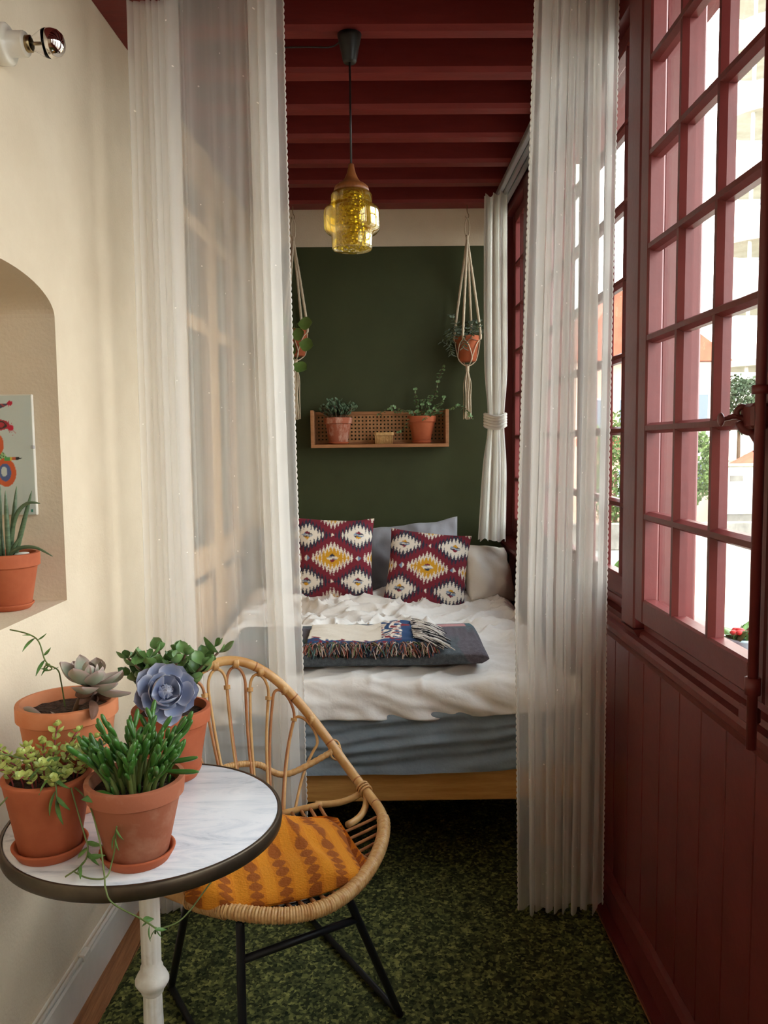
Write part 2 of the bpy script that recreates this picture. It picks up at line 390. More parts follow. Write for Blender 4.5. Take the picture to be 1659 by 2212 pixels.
def spline(pts, n=6, closed=False):
    P = [Vector(p) for p in pts]; N = len(P); out = []
    for i in range(N if closed else N-1):
        g = lambda k: P[k % N] if closed else P[max(0, min(N-1, k))]
        a, b, c, d = g(i-1), g(i), g(i+1), g(i+2)
        for j in range(n):
            t = j/n
            out.append(.5*((2*b)+(c-a)*t+(2*a-5*b+4*c-d)*t*t+(3*b-a-3*c+d)*t**3))
    if not closed: out.append(P[-1])
    return out
def aim(p, d, roll=0):
    """matrix with local +Z along d"""
    d = Vector(d).normalized(); q = d.to_track_quat('Z', 'Y')
    return T(p) @ q.to_matrix().to_4x4() @ RZ(roll)

# ================================================================== SETTING
XR = .725; YB = 4.48; YF = -2.6; ZC = 2.99
AL = math.radians(2.6)
ML = T((-.789, 2.18, 0)) @ RZ(-AL)            # left-wall frame: x into room, y along wall (s), z up
SB = (YB - 2.18)/math.cos(AL) + .04; SF = (YF - 2.18)/math.cos(AL) - .2
# --- floor
fl = MB().box(-1.7, .95, YF-.1, YB+.1, -.12, -.03).build('floor', 'floor_wood'); struct(fl, 'wooden plank floor under the green carpet')
pw = .135
for i, x in enumerate([-.975+pw*k for k in range(13)]):
    for j, (a, b) in enumerate(((YF, -.4+.3*(i % 3)), (-.398+.3*(i % 3), 1.5+.4*(i % 2)), (1.502+.4*(i % 2), YB))):
        MB().cbox(x, x+pw-.002, a, b, -.03, 0, .0015).build('plank', 'floor_wood', fl)
# --- left wall with arched niche and door opening
NS0, NS1, NZ0, NZ1, NRISE = -.686, -.114, 1.06, 1.774, .087
DS0, DS1, DZ1 = 1.02, 2.40, 2.62
wl = MB()
wl.box(-.45, 0, SF, NS0, 0, ZC); wl.box(-.45, 0, NS1, DS0, 0, ZC); wl.box(-.45, 0, DS1, SB, 0, ZC)
wl.box(-.45, 0, DS0, DS1, DZ1, ZC); wl.box(-.45, 0, NS0, NS1, 0, NZ0)
arch = [((NS0+NS1)/2 + math.cos(PI - PI*k/28)*(NS1-NS0)/2, NZ1 + NRISE*math.sin(PI*k/28)) for k in range(29)]
for a, b in zip(arch[:-1], arch[1:]):
    wl.prism([a, b, (b[0], ZC), (a[0], ZC)], -.45, 0, 'x')
wl.box(-.47, -.43, NS0-.01, NS1+.01, NZ0-.01, 1.9)
wlo = wl.build('wall_left', 'plaster', None, ML); sharp(wlo, 30); struct(wlo, 'cream plaster wall with an arched niche')
bb = MB().prism([(0, 0), (.022, 0), (.022, .105), (.016, .118), (0, .122)], SF, DS0-.09, 'y').build('baseboard_left', 'white_paint', None, ML); struct(bb, 'white painted baseboard under the plaster wall')
cb = MB().tube([(.020, SF, .126), (.020, -.17, .126)], .006).tube([(.020, -.13, .126), (.020, DS0-.1, .126)], .006).build('cable', 'white_paint', bb)
MB().cbox(.012, .03, -.17, -.13, .117, .135, .002).build('cable_clip', 'white_paint', bb)
# --- red wall plate under the ceiling on the left
tp = MB().box(0.001, .19, SF, .60, 2.70, 2.80).box(.001, .10, .60, 2.25, 2.73, 2.84).build('trim_1', 'red_beam', None, ML); struct(tp, 'red painted wall plate along the plaster wall')
# --- glazed wooden door in the left wall
dr = empty('door_1', None, M=ML); struct(dr, 'pale wooden glazed double door behind the sheer curtain')
cs = MB()
cs.cbox(-.06, .025, DS0-.08, DS0, 0, DZ1+.07); cs.cbox(-.06, .025, DS1, DS1+.04, 0, DZ1+.07); cs.cbox(-.06, .0245, DS0, DS1, DZ1-.01, DZ1+.07)
cs.build('door_casing', 'door_wood', dr)
def leaf_door(s0, s1, cols):
    root = MB()
    st = .075; zb = [(.12, .9), (1.02, 1.93), (1.99, 2.34), (2.40, 2.545)]
    root.cbox(-.045, 0, s0, s0+st, .01, DZ1-.012); root.cbox(-.045, 0, s1-st, s1, .01, DZ1-.012)
    zz = .01
    for a, b in zb:
        root.cbox(-.044, -.001, s0+st, s1-st, zz, a); zz = b
    root.cbox(-.044, -.001, s0+st, s1-st, zz, DZ1-.012)
    cw = (s1-s0-2*st-.05*(cols-1))/cols
    for c in range(1, cols):
        x = s0+st+c*cw+(c-1)*.05
        root.cbox(-.044, -.002, x, x+.05, .9, 2.545)
    lf = root.build('door_leaf', 'door_wood', dr)
    for c in range(cols):
        x = s0+st+c*(cw+.05)
        for a, b in zb[1:]:
            MB().box(-.028, -.022, x-.004, x+cw+.004, a-.004, b+.004).build('pane', 'pane_glass', lf)
    MB().cbox(-.03, -.008, s0+st+.03, s1-st-.03, .16, .86, .012).build('door_panel', 'door_wood', lf)
leaf_door(DS0+.002, DS0+.53, 1); leaf_door(DS0+.532, DS1-.002, 2)
MB().box(-.46, -.44, DS0, DS1, 0, DZ1).build('door_backing', 'plaster', dr)
# --- back wall
wbk = MB().box(-1.2, 1.0, YB+.004, YB+.15, 0, ZC).build('wall_back', 'plaster'); struct(wbk, 'back wall painted dark green below a cream band')
MB().box(-.60, .76, YB, YB+.004, 0, 2.515).build('green_panel', 'green_paint', wbk)
# --- front wall, behind the camera
struct(MB().box(-1.7, 1.0, YF-.15, YF, 0, ZC).build('wall_front', 'plaster'), 'cream plaster wall behind the viewer')
# --- ceiling and beams
ce = MB().box(-1.7, 1.25, YF-.15, YB+.15, ZC, ZC+.15).build('ceiling', 'red_beam'); struct(ce, 'dark red boarded ceiling with cross beams')
ys = [(2.572, 2.645), (2.85, 2.938), (3.148, 3.23), (3.436, 3.519), (3.737, 3.822), (4.019, 4.104), (4.341, 4.478)]
y = 2.572
while y > YF+.3:
    y -= .294; ys.insert(0, (y, y+.082))
for a, b in ys:
    MB().cbox(-.98 if a < 0 else -.86, .80, a, b, 2.707, ZC+.002, .014).build('beam', 'red_beam', ce)
# --- right wall: boarded dado, rail, baseboard, posts, head
wr_ = MB(); wr_.box(.748, .86, YF, YB+.004, 0, .93); wr_.box(.72, .86, YF, YB+.004, 2.655, ZC)
wro = wr_.build('wall_right', 'red_paint'); struct(wro, 'red boarded dado under the row of windows')
yb = 2.4108 + .1295*15
while yb > YF:
    MB().cbox(.727, .749, max(yb-.1255, YF), yb, .09, .86, .0015).build('plank', 'red_paint', wro); yb -= .1295
b_r = MB().prism([(.75, 0), (.706, 0), (.706, .088), (.714, .104), (.726, .11), (.75, .11)], YF, YB, 'y').build('baseboard_right', 'red_paint'); struct(b_r, 'red painted baseboard under the boarded dado')
MB().box(.676, .706, YF, 2.62, 0, .012).build('floor_strip', 'red_paint', b_r)
rl = MB().prism([(.86, .85), (.727, .85), (.717, .856), (.709, .875), (.700, .887), (.696, .905), (.700, .916), (.715, .92), (.718, .932), (.73, .94), (.86, .94)], YF, YB, 'y').build('trim_2', 'red_paint'); struct(rl, 'red moulded rail between the boards and the windows')
posts = [(4.44, YB), (3.71, 3.82), (2.16, 2.27), (.565, .645), (-.86, -.77), (YF, -2.36)]
for a, b in posts:
    p = MB().cbox(.698, .80, a, b, .94, 2.66, .006)
    if a == 2.16: p.prism([(.698, .94), (.80, .94), (.80, .915), (.715, .915)], a, b, 'y')
    p.build('window_post', 'red_paint', wro)
# outer posts and sill on the street side
for a in (2.335, 3.86, .76, -.70):
    MB().cbox(.80, .937, a, a+.12, .80, 2.75, .006).build('outer_post', 'red_paint', wro)
MB().box(.80, 1.0, YF, YB, .86, .905).build('outer_sill', 'red_paint', wro)

ZG0, ROW = 1.043, .2262
def sash(parent, y0, y1, xf, cols=3, zb=.978, ztop=2.652, th=.042):
    st = .062
    z1 = ZG0 + 7*ROW - .022
    m = MB()
    m.cbox(xf, xf+th, y0, y0+st, zb, ztop, .005); m.cbox(xf, xf+th, y1-st, y1, zb, ztop, .005)
    m.cbox(xf+.0005, xf+th-.0005, y0+st, y1-st, zb, ZG0, .005); m.cbox(xf+.0005, xf+th-.0005, y0+st, y1-st, z1, ztop, .005)
    sh = m.build('sash', 'red_paint', parent)
    g0, g1 = y0+st, y1-st; cw = (g1-g0-.026*(cols-1))/cols
    prof = lambda c: [(c-.006, xf+.002), (c+.006, xf+.002), (c+.013, xf+.016), (c+.013, xf+th-.008), (c-.013, xf+th-.008), (c-.013, xf+.016)]
    for c in range(1, cols):
        yc = g0 + c*cw + (c-.5)*.026
        MB().prism([(q, p) for p, q in prof(yc)], ZG0-.004, z1+.004, 'z').build('glazing_bar', 'red_paint', sh)
    for r in range(1, 7):
        zc = ZG0 + r*ROW - .011
        MB().prism([(q-.0007, p) for p, q in prof(zc)], g0-.004, g1+.004, 'y').build('glazing_bar', 'red_paint', sh)
    xg = xf+th-.016
    # thin putty moulding around the openings and the glass
    for c in range(cols):
        a = g0 + c*(cw+.026)
        for r in range(7):
            zb_ = ZG0 + r*ROW; zt = zb_ + ROW - .022
            MB().box(xg, xg+.003, a-.006, a+cw+.006, zb_-.006, zt+.006).build('pane', 'pane_glass', sh)
    return sh
wins = [('window_1', .645, 2.16, .688), ('window_2', 2.19, 3.71, .752), ('window_3', 3.82, 4.44, .752), ('window_4', -.77, .57, .688), ('window_5', -2.36, -.86, .752)]
labs = {'window_1': 'red many-paned casement window with an iron handle', 'window_2': 'red many-paned window beside the sheer curtain', 'window_3': 'red many-paned window by the green wall', 'window_4': 'red many-paned casement beside the viewer', 'window_5': 'red many-paned window behind the viewer'}
for nm, a, b, xf in wins:
    w = empty(nm, (0, 0, 0)); struct(w, labs[nm])
    fr = MB()
    fr.cbox(.755, .82, a, a+.022, .94, 2.66, .003); fr.cbox(.755, .82, b-.022, b, .94, 2.66, .003)
    fr.cbox(.7555, .82, a+.022, b-.022, .94, .972, .003); fr.cbox(.7555, .82, a+.022, b-.022, 2.645, 2.66, .003)
    fr.build('window_frame', 'red_paint', w)
    if xf < .7: MB().box(.728, .757, a+.0, b-.0, .94, .985).build('window_stop', 'red_paint', w)
    if nm == 'window_3': sash(w, a+.024, b-.024, xf)
    else:
        off = .038 if xf < .7 else .024
        mid = (a+b)/2 - (.0 if xf < .7 else 0)
        sash(w, mid+.001, b-off, xf); sash(w, a+off, mid-.001, xf)
    if nm == 'window_1':
        # espagnolette: rod, keepers, ornate handle
        e = MB().tube([(.668, 1.402, .90), (.668, 1.402, 2.64)], .009, 12).build('bolt_rod', 'red_paint', w)
        MB().cbox(.664, .690, 1.41, 1.45, .94, .97).cbox(.655, .69, 1.405, 1.455, 1.47, 1.515, .006).build('rod_guide', 'red_paint', e)
        MB().tube([(.668, 1.402, 1.0), (.668, 1.402, 1.03)], .014, 14).tube([(.668, 1.402, 1.53), (.668, 1.402, 1.545)], .015, 14).build('rod_collar', 'red_paint', e)
        h = MB()
        h.tube(spline([(.672, 1.404, 1.50), (.664, 1.437, 1.507), (.654, 1.442, 1.51), (.647, 1.445, 1.503), (.648, 1.445, 1.493), (.656, 1.443, 1.490), (.660, 1.442, 1.480), (.652, 1.443, 1.476), (.648, 1.444, 1.484)], 6), .0055, 8)
        h.tube(spline([(.650, 1.444, 1.482), (.658, 1.441, 1.470), (.670, 1.437, 1.464), (.678, 1.434, 1.450), (.680, 1.433, 1.436), (.676, 1.434, 1.428)], 6), [.008]*12+[.007]*6+[.006]*6+[.0045]*6+[.006], 8)
        h.tube(spline([(.648, 1.445, 1.494), (.640, 1.447, 1.493), (.632, 1.449, 1.490), (.624, 1.451, 1.488)], 4), [.006]*4+[.005]*4+[.0042]*5, 8)
        h.lathe([(0, 0), (.010, .0), (.0125, .002), (.0125, .004), (.009, .007), (0, .008)], 20, aim((.624, 1.451, 1.488), (-1, .1, -.05)))
        h.build('handle', 'red_paint', e)
# curtain rail at the back of the right wall
ct = MB()
for k in range(3): ct.cbox(.622+.028*k, .646+.028*k, 2.60, 4.40, 2.676, 2.704, .004)
tag(ct.build('curtain_rail', 'track_metal'), 'silver three-channel curtain rail under the red beams by the windows', 'curtain rail')

# ================================================================== CARPET
rng = random.Random(5)
cp = MB()
NX, NY = 270, 560
def cf(u, v):
    yy = .2 + v*(4.40-.2); x0 = -.715 + .045*(yy-1.9); x1 = .672
    x = x0 + u*(x1-x0)
    e = min(u*(x1-x0), (1-u)*(x1-x0), v*4.2, .02)/.02
    h = .009 + .0045*mn.noise((x*130, yy*130, 0)) + .003*mn.noise((x*45, yy*45, 3))
    return (x + .002*mn.noise((x*90, yy*90, 7)), yy + .002*mn.noise((x*90, yy*90, 9)), .001 + h*min(1, e))
cp.grid(cf, NX, NY)
tag(cp.build('carpet', 'carpet'), 'mottled dark green loop-pile carpet covering the plank floor', 'carpet')

# ================================================================== CURTAINS
def curtain(name, path, ztop, zbot, material, nz=60, top_scale=None, uvscale=1.0, parent=None, wob=.006):
    """path(s,t)->(x,y), s 0..1 along the cloth, t 0 top..1 bottom"""
    n = path['n']; mb = MB(); fn = path['f']
    def g(u, v):
        x, y = fn(u, v); z = ztop + (zbot(u)-ztop)*v
        return (x, y, z)
    mb.grid(g, n, nz)
    me = mb.mesh(name); me.uv_layers.new(name='UVMap'); uvl = me.uv_layers[0].data
    for p in me.polygons:
        for li in p.loop_indices:
            vi = me.loops[li].vertex_index; i = vi % (n+1); j = vi//(n+1)
            uvl[li].uv = (i/n*path['len']*uvscale, j/nz*(ztop-zbot(.5))*uvscale)
    return place(name, me, material, parent), fn
# left sheer: dense folds at wall side, a flat see-through run, a dense gathered free edge
def lc(u, t):
    # cumulative x profile: folds [0,.5], flat [.5,.78], folds [.78,1]
    xt0, xt1 = -.672, -.262 + 0*t
    xb0, xb1 = -.685, -.225
    if u < .5: q = .30*u/.5
    elif u < .76: q = .30 + (u-.5)/.26*.50
    else: q = .80 + (u-.76)/.24*.20
    x0 = xt0 + (xb0-xt0)*t; x1 = xt1 + (xb1-xt1)*t
    x1 += -.012*math.sin(PI*t)
    x = x0 + (x1-x0)*q
    d1 = 1 if u < .47 else max(0, 1-(u-.47)/.06); d3 = 0 if u < .74 else min(1, (u-.74)/.05)
    k = u*2*PI
    ph = 1.1*mn.noise((u*9, t*1.3, 1))
    fold = max(d1, d3)
    y = 2.415 + fold*(.022*math.cos(k*14+ph*2) + .005*math.cos(k*25+2)) + (1-fold)*(.010*math.sin(k*7+ph*2) + .004*math.sin(k*15))
    x += fold*(.020*math.sin(k*14+.9+ph*2)) + .004*mn.noise((u*14, t*2, 8))*t + (1-fold)*.014*math.sin(k*8+ph*3+1)*(.4+.6*t)
    return x, y
def hem(u): return .02 + .006*math.sin(u*60)
curL, fL = curtain('sheer_curtain', {'n': 420, 'f': lc, 'len': 1.3}, 2.86, hem, 'sheer', 46)
tag(curL, 'white dotted sheer curtain with a see-through stretch, behind the rattan chair', 'curtain')
def rc(u, t):
    xt0, xt1 = .470, .690; xb0, xb1 = .415, .672
    mid = .408 + 0*t
    x0 = xt0 + (xb0-xt0)*min(1, t*1.5) + .012*max(0, t-.66)*3; x1 = xt1 + (xb1-xt1)*t
    q = u if u > .1 else u
    x = x0 + (x1-x0)*q
    k = u*2*PI; ph = 1.2*mn.noise((u*8, t*1.2, 4)); e = min(1, u/.08)
    y = 2.372 + e*(.021*math.cos(k*9+ph*2) + .005*math.cos(k*19+1)) + .010*math.sin(k*5+ph)
    x += e*.020*math.sin(k*9+.9+ph*2) + .005*mn.noise((u*12, t*2, 5))*t
    return x, min(y, 2.42)
curR, fR = curtain('sheer_curtain', {'n': 360, 'f': rc, 'len': 1.2}, 2.86, lambda u: .022+.02*(1-u)*0+.006*math.sin(u*70), 'sheer', 46)
tag(curR, 'white dotted sheer curtain gathered beside the red casement window', 'curtain')
def trim_edge(fn, u, par, sgn, n=640):
    pts = []; rs = []
    for i in range(n+1):
        t = i/n; x, y = fn(u, t); z = 2.86 + (.02-2.86)*t
        pts.append((x + sgn*.0018*abs(math.sin(i*PI/4)), y, z)); rs.append(.0015+.0012*abs(math.sin(i*PI/4)))
    MB().tube(pts, rs, 5).build('scalloped_edge', 'sheer_trim', par)
trim_edge(fL, 1.0, curL, 1); trim_edge(fR, 0.0, curR, -1); trim_edge(fR, 1.0, curR, 1)
tag(MB().cbox(-.70, .70, 2.37, 2.44, 2.86, 2.888, .004).build('curtain_track', 'track_metal'), 'metal track across the room that carries both sheer curtains', 'curtain track')
# white cotton curtain by the far window, tied in
def bc(u, t):
    a0, a1 = .552, .672
    w = 1.0
    tz = 2.675 + (.955-2.675)*t
    pinch = math.exp(-((tz-1.56)/.16)**2)
    spread = max(0, (1.56-tz)/.6)
    x0 = .552 + .018*pinch - .032*spread; x1 = .672 - .02*pinch - .006*spread
    k = u*2*PI; ph = mn.noise((u*6, t*2, 2))
    x = x0 + (x1-x0)*u; y = 4.10 + (1-.45*pinch)*(.028*math.cos(k*3.5+ph) + .007*math.cos(k*7)) + .02*math.sin(k)
    x += .010*math.sin(k*3.5+1+ph)
    return x, y
curB, fB = curtain('cotton_curtain', {'n': 150, 'f': bc, 'len': .9}, 2.675, lambda u: .955+.006*math.sin(u*30), 'cotton_curtain', 50)
tag(curB, 'white cotton curtain tied at the middle in the window corner by the green wall', 'curtain')
tb = []
for k in range(40):
    a = 2*PI*k/40; tb.append((.612+.052*math.cos(a), 4.105+.052*math.sin(a), 1.56+.008*math.cos(a*2)))
band = MB()
for dz in (-.028, -.014, 0, .014, .028): band.tube([(p[0], p[1], p[2]+dz) for p in tb], .0085, 6, closed=True)
band.build('tieback', 'cotton_white', curB)

# ================================================================== BED
bed = empty('bed', (0, 2.645, 0)); tag(bed, 'pine bed frame filling the alcove under the white bedding', 'bed')
def bp(mb, nm, m='pine'): return mb.build(nm, m, bed, T((0, -2.645, 0)))
BX0, BX1 = -.665, .690
bp(MB().cbox(BX0+.02, BX1, 2.645, 2.675, .248, .40, .004), 'foot_board')
bp(MB().cbox(BX1-.03, BX1, 2.676, 4.44, .25, .395, .004), 'side_rail'); bp(MB().cbox(BX0+.02, BX0+.05, 2.676, 4.44, .25, .395, .004), 'side_rail')
bp(MB().cbox(BX0+.02, BX1, 4.441, 4.47, .25, .395, .004), 'head_board')
for x in (BX0+.05, BX1-.11):
    for yy in (2.78, 4.33): bp(MB().cbox(x, x+.06, yy, yy+.06, .012, .249, .004), 'leg')
bp(MB().box(BX0+.051, BX1-.031, 2.677, 4.43, .34, .36), 'slat_base')
mt = MB().cbox(BX0+.03, BX1-.006, 2.69, 4.46, .362, .60, .05).build('mattress', 'mattress'); sharp(mt, 60)
tag(mt, 'thick mattress on the pine bed, covered by the blue sheet', 'mattress')
# fitted sheet hanging loosely over the foot
def shf(u, v):
    x = BX0+.015 + u*(BX1-BX0-.02)
    sag = .028*math.sin(PI*min(1, max(0, u*1.05)))
    zb = .378 - sag + .006*mn.noise((u*7, 3, 0))
    z = .598 + (zb-.598)*v
    wv = .010*math.sin(v*17 + 5*(u-.5)**2*4 + 3.2*mn.noise((u*2.2, v*1.5, 2))) * (v**.6) + .008*mn.noise((u*9, v*9, 1)) + .007*math.sin(v*36+u*14+5*mn.noise((u*3, v, 5)))*v*(1-v)*3
    return (x, 2.672 - .034*min(1, v/.3)**.6 - .016*v + wv, z)
sh_ = MB().grid(shf, 130, 50)
sh_.grid(lambda u, v: (BX0+.015+u*(BX1-BX0-.02), 2.672+v*1.78, .598+.006+.003*mn.noise((u*6, v*8, 0))*min(1, v*10)), 40, 40)
so = sh_.build('fitted_sheet', 'sheet_blue')
tag(so, 'blue-grey linen fitted sheet hanging over the foot of the bed', 'sheet')
# duvet
def duv_h(x, yy):
    z = .662 + .035*math.exp(-((yy-4.12)/.22)**2) + .012*math.exp(-((x+.15)/.35)**2)
    wq = min(1, max(0, (yy-2.9)/.4))*.55+.45
    p = mn.noise((x*1.6, yy*2.2, 1.3)); q = mn.noise((x*2.6+3, yy*3.1, 4.2))
    r1 = 1-abs(mn.noise((x*2.4+p*1.4, yy*7+q*1.6+x*1.5, .2)))*3
    r2 = 1-abs(mn.noise((x*4.2+yy*3+q*1.2, yy*7-x*5+p, 6.2)))*3
    r3 = 1-abs(mn.noise((x*8+q*2, yy*17+p*3, 9.1)))*3
    z += wq*(.030*r1*abs(r1) + .024*r2*abs(r2) + .011*r3*abs(r3)) + .012*p - .01
    return z
def duf(u, v):
    hemz = .562 - .05*(1-u)**1.3 + .012*math.sin(u*7)
    L = .14
    yy0 = 2.632
    x = BX0+.006 + u*(BX1-BX0-.012)
    if v < .16:
        t = v/.16
        a = t
        zt = duv_h(x, yy0+.06)
        # hanging front: hem up to the rounded edge
        z = hemz + (zt-hemz)*math.sin(a*PI/2)
        yy = yy0 + .06*(1-math.cos(a*PI/2)) + (.022*mn.noise((x*5+z*4, z*16+x*5, 3)) + .012*mn.noise((x*11, z*34+x*9, 6)) - .006*math.sin(x*9+z*40)*(1-a))*(1-a*.6)
        return (x, yy-.006, z)
    t = (v-.16)/.84; yy = yy0+.06 + t*(4.17-yy0-.06)
    z = duv_h(x, yy)
    ed = min(1, (1-t)/.05); z = .615 + (z-.615)*math.sqrt(max(0, ed))
    es = min(1, min(u, 1-u)/.06); z = .60 + (z-.60)*(.35+.65*math.sqrt(es))
    return (x, yy, z)
du = MB().grid(duf, 190, 230).build('duvet', 'duvet')
tag(du, 'crumpled white linen duvet spread over the bed', 'duvet')
md = du.modifiers.new('thickness', 'SOLIDIFY'); md.thickness = .012; md.offset = -1

# pillows ----------------------------------------------------------
def pillow_mesh(name, w, h, th, n=48, sag=.0, seed=1, ears=.06):
    """x width, z height (0..h), y thickness; front is -y"""
    def prof(u, v):
        a = 1-abs(2*u-1)**2.6; b = 1-abs(2*v-1)**2.6
        return max(0, a*b)**.55
    mb = MB()
    for sgn in (-1, 1):
        def g(u, v):
            cu, cv = 2*u-1, 2*v-1
            pull = 1 - ears*(1-abs(cu)**2)*(abs(cv)**4); pv = 1 - ears*(1-abs(cv)**2)*(abs(cu)**4)
            x = cu*w/2*pv; z = h/2 + cv*h/2*pull
            y = sgn*(th/2*prof(u, v) + .0015) + .006*mn.noise((x*9+seed, z*9, sgn))*prof(u, v) + sag*math.sin(cu*2.5)
            z += .004*mn.noise((x*6+seed*3, 1, z*6))
            return (x, y, z)
        mb.grid(g, n, n)
    me = mb.mesh(name)
    return me, n
def finish(me):
    bm = bmesh.new(); bm.from_mesh(me); bmesh.ops.remove_doubles(bm, verts=bm.verts, dist=.0032)
    bmesh.ops.recalc_face_normals(bm, faces=bm.faces); bm.to_mesh(me); bm.free(); me.update()
MAR, NAV, WHT, GLD, BLU = lin((126, 36, 52)), lin((46, 50, 68)), lin((236, 228, 214)), lin((212, 156, 34)), lin((120, 146, 176))
GRY = lin((150, 150, 152))
def saw(dx, dy, a, b, w, t):
    k = math.floor(abs(dx)/w); fr = abs(dx)/w - k
    base = b*(1-(k+.5)*w/a)
    if base <= 0: return False
    return abs(dy) < base + t*(1-2*abs(fr-.5)) - t*.5
def eye(dx, dy, top, bot, left, right):
    if abs(dx)/.072 + abs(dy)/.052 > 1: return None
    if dy > .018 and abs(dx) < .03: return top
    if dy < -.018 and abs(dx) < .03: return bot
    if abs(dy) < .004: return WHT
    return left if (dx > 0) == (dy > 0) else right
def kilim(u, v):
    PX, PY = .62, .56
    for ox, oy, kind in ((.5, .5, 0), (.5-PX/2, .5-PY/2, 1)):
        dx = (u-ox+PX/2) % PX - PX/2; dy = (v-oy+PY/2) % PY - PY/2
        if kind == 0:
            e = eye(dx, dy, NAV, MAR, WHT, GRY)
            if e: return e
            if saw(dx, dy, .205, .125, .042, .065): return GLD
            if saw(dx, dy, .265, .185, .042, .075): return WHT
        else:
            e = eye(dx, dy, MAR, GLD, NAV, BLU)
            if e: return e
            if saw(dx, dy, .205, .130, .042, .075): return WHT
            if saw(dx, dy, .275, .195, .042, .075): return NAV
    dx = (u-.5-PX/2+PX/2) % PX - PX/2; dy = (v-.5+PY/2) % PY - PY/2
    if abs(dx)/.036 + abs(dy)/.036 < 1: return WHT if dx < 0 else BLU
    dy2 = (v-.5-PY/2+PY/2) % PY - PY/2; dx2 = (u-.5+PX/2) % PX - PX/2
    if 0 < dx2+.016 < .034 and abs(dy2) < .026*(1-(dx2+.016)/.034): return WHT
    f = .92+.16*mn.noise((u*40, v*160, 0))
    return tuple(c*f for c in MAR)
def kilim_cushion(M, label, flip=1):
    n = 150
    me, n = pillow_mesh('kilim_cushion', .41, .41, .13, n, seed=flip)
    w = .41
    paint(me, lambda i, co: kilim((co.x/w)*flip+.5, ((co.z-w/2)/w)*flip+.5))
    finish(me)
    o = place('kilim_cushion', me, 'kilim', None, M); return tag(o, label, 'cushion', 'kilim cushions on the bed')
kilim_cushion(T((-.217, 3.99, .680)) @ RX(-.20) @ RY(.02), 'maroon kilim cushion with yellow star, upright, beside the hanging macrame tassel')
kilim_cushion(T((.230, 3.93, .632)) @ RZ(-.05) @ RX(-.42) @ RY(.115), 'maroon kilim cushion with yellow star, tilted, leaning on grey pillow', -1)
def plain_pillow(nm, M, w, h, th, m, label, seed, sag=0):
    me, n = pillow_mesh(nm, w, h, th, 40, sag=sag, seed=seed); finish(me)
    for v in me.vertices:
        v.co.y += .022*mn.noise((v.co.x*8+seed, v.co.z*8, 2))+.012*mn.noise((v.co.x*19+seed, v.co.z*15, 2)); v.co.z += .008*mn.noise((v.co.x*9, v.co.z*5+seed, 5))
    return tag(place(nm, me, m, None, M), label, 'pillow')
plain_pillow('pillow', T((.20, 4.28, .640)) @ RX(-.28) @ RY(-.10), .58, .40, .13, 'linen_grey', 'grey linen pillow behind the two kilim cushions', 4)
plain_pillow('pillow', T((.592, 4.02, .655)) @ RZ(.7) @ RX(-.42) @ RY(.18), .30, .30, .15, 'linen_white', 'off-white crumpled pillow under the window by the cotton curtain', 7)
plain_pillow('pillow', T((-.56, 4.15, .67)) @ RZ(-.5) @ RX(-.2), .34, .36, .12, 'linen_greyblue', 'blue-grey pillow against the wooden door at the wall', 9)
# folded blanket
def blk(u, v):
    # closed rounded slab profile: v goes around
    a = 2*PI*v
    cx, sx = math.cos(a), math.sin(a)
    hw, hh = .215, .030
    yy = hw*math.copysign(abs(cx)**.35, cx); z = hh*math.copysign(abs(sx)**.55, sx)
    x = -.535 + u*.925
    e = min(1, min(u, 1-u)/.025); z *= math.sqrt(max(.02, e))
    yy += .010*mn.noise((x*4, v*6, 1)) - .02*(x+.1) * (-1)
    z += .006*mn.noise((x*5, yy*6, 2))*(1 if z > 0 else 0) - .010*math.cos(x*3)*0
    return (x, yy, z)
mb = MB().grid(blk, 240, 160)
me = mb.mesh('folded_blanket')
def blc(i, co):
    a = lin((92, 100, 106)); b = lin((80, 108, 114)); c = lin((104, 98, 106)); p = lin((206, 150, 150))
    if co.z > .012 and .18 < co.x < .345 and .115+.05*(co.x-.2) < co.y < .165+.1*(co.x-.2): return p
    t = mn.noise((co.x*4, co.y*5+co.z*9, 1)); s = mn.noise((co.x*90, co.y*90, co.z*90))*.35+1
    k = b if t > .12 else (c if t < -.12 else a)
    return tuple(x*s for x in k)
paint(me, blc)
bo = place('folded_blanket', me, 'blanket', None, T((0, 2.955, .712)) @ RX(.025)); tag(bo, 'folded dark blue-grey wool blanket lying on the white duvet', 'blanket')
# small tapestry throw with fringes on the blanket
def thr(u, v):
    x = -.245 + u*.40; yy = -.165 + v*.30 + .01*math.sin(u*9)
    z = .004 + .008*math.sin(u*7+1)*math.sin(v*3) + .016*math.exp(-((u-.78)/.14)**2)*v + .006*mn.noise((u*6, v*6, 0))
    if v < .12: z -= (.12-v)*.12
    return (x, yy, z)
me = MB().grid(thr, 110, 90).mesh('tapestry_throw')
def thc(i, co):
    u = (co.x+.245)/.40; v = (co.y+.165)/.30
    wv = mn.noise((u*9, v*4, 0)); navy = lin((38, 68, 108)); cream = lin((226, 216, 200)); red = lin((128, 32, 44)); w2 = lin((232, 220, 206))
    if u > .84+.03*wv:
        return red if (.70 < v < .84 and u < .92) else navy
    edge = .20+.07*wv+.10*max(0, mn.noise((u*26, v*5, 3)))
    if u > .66:
        s = mn.noise((u*16+v*10, v*13-u*6, 4))
        return red if s > .22 else (navy if s < -.10 or v < .25 else w2)
    if v < edge: return navy if mn.noise((u*30, v*22, 2)) < .25 else red
    if v < edge+.06 and mn.noise((u*18, v*9, 7)) > .18: return red
    return tuple(c*(.97+.06*mn.noise((u*50, v*50, 1))) for c in cream)
paint(me, thc)
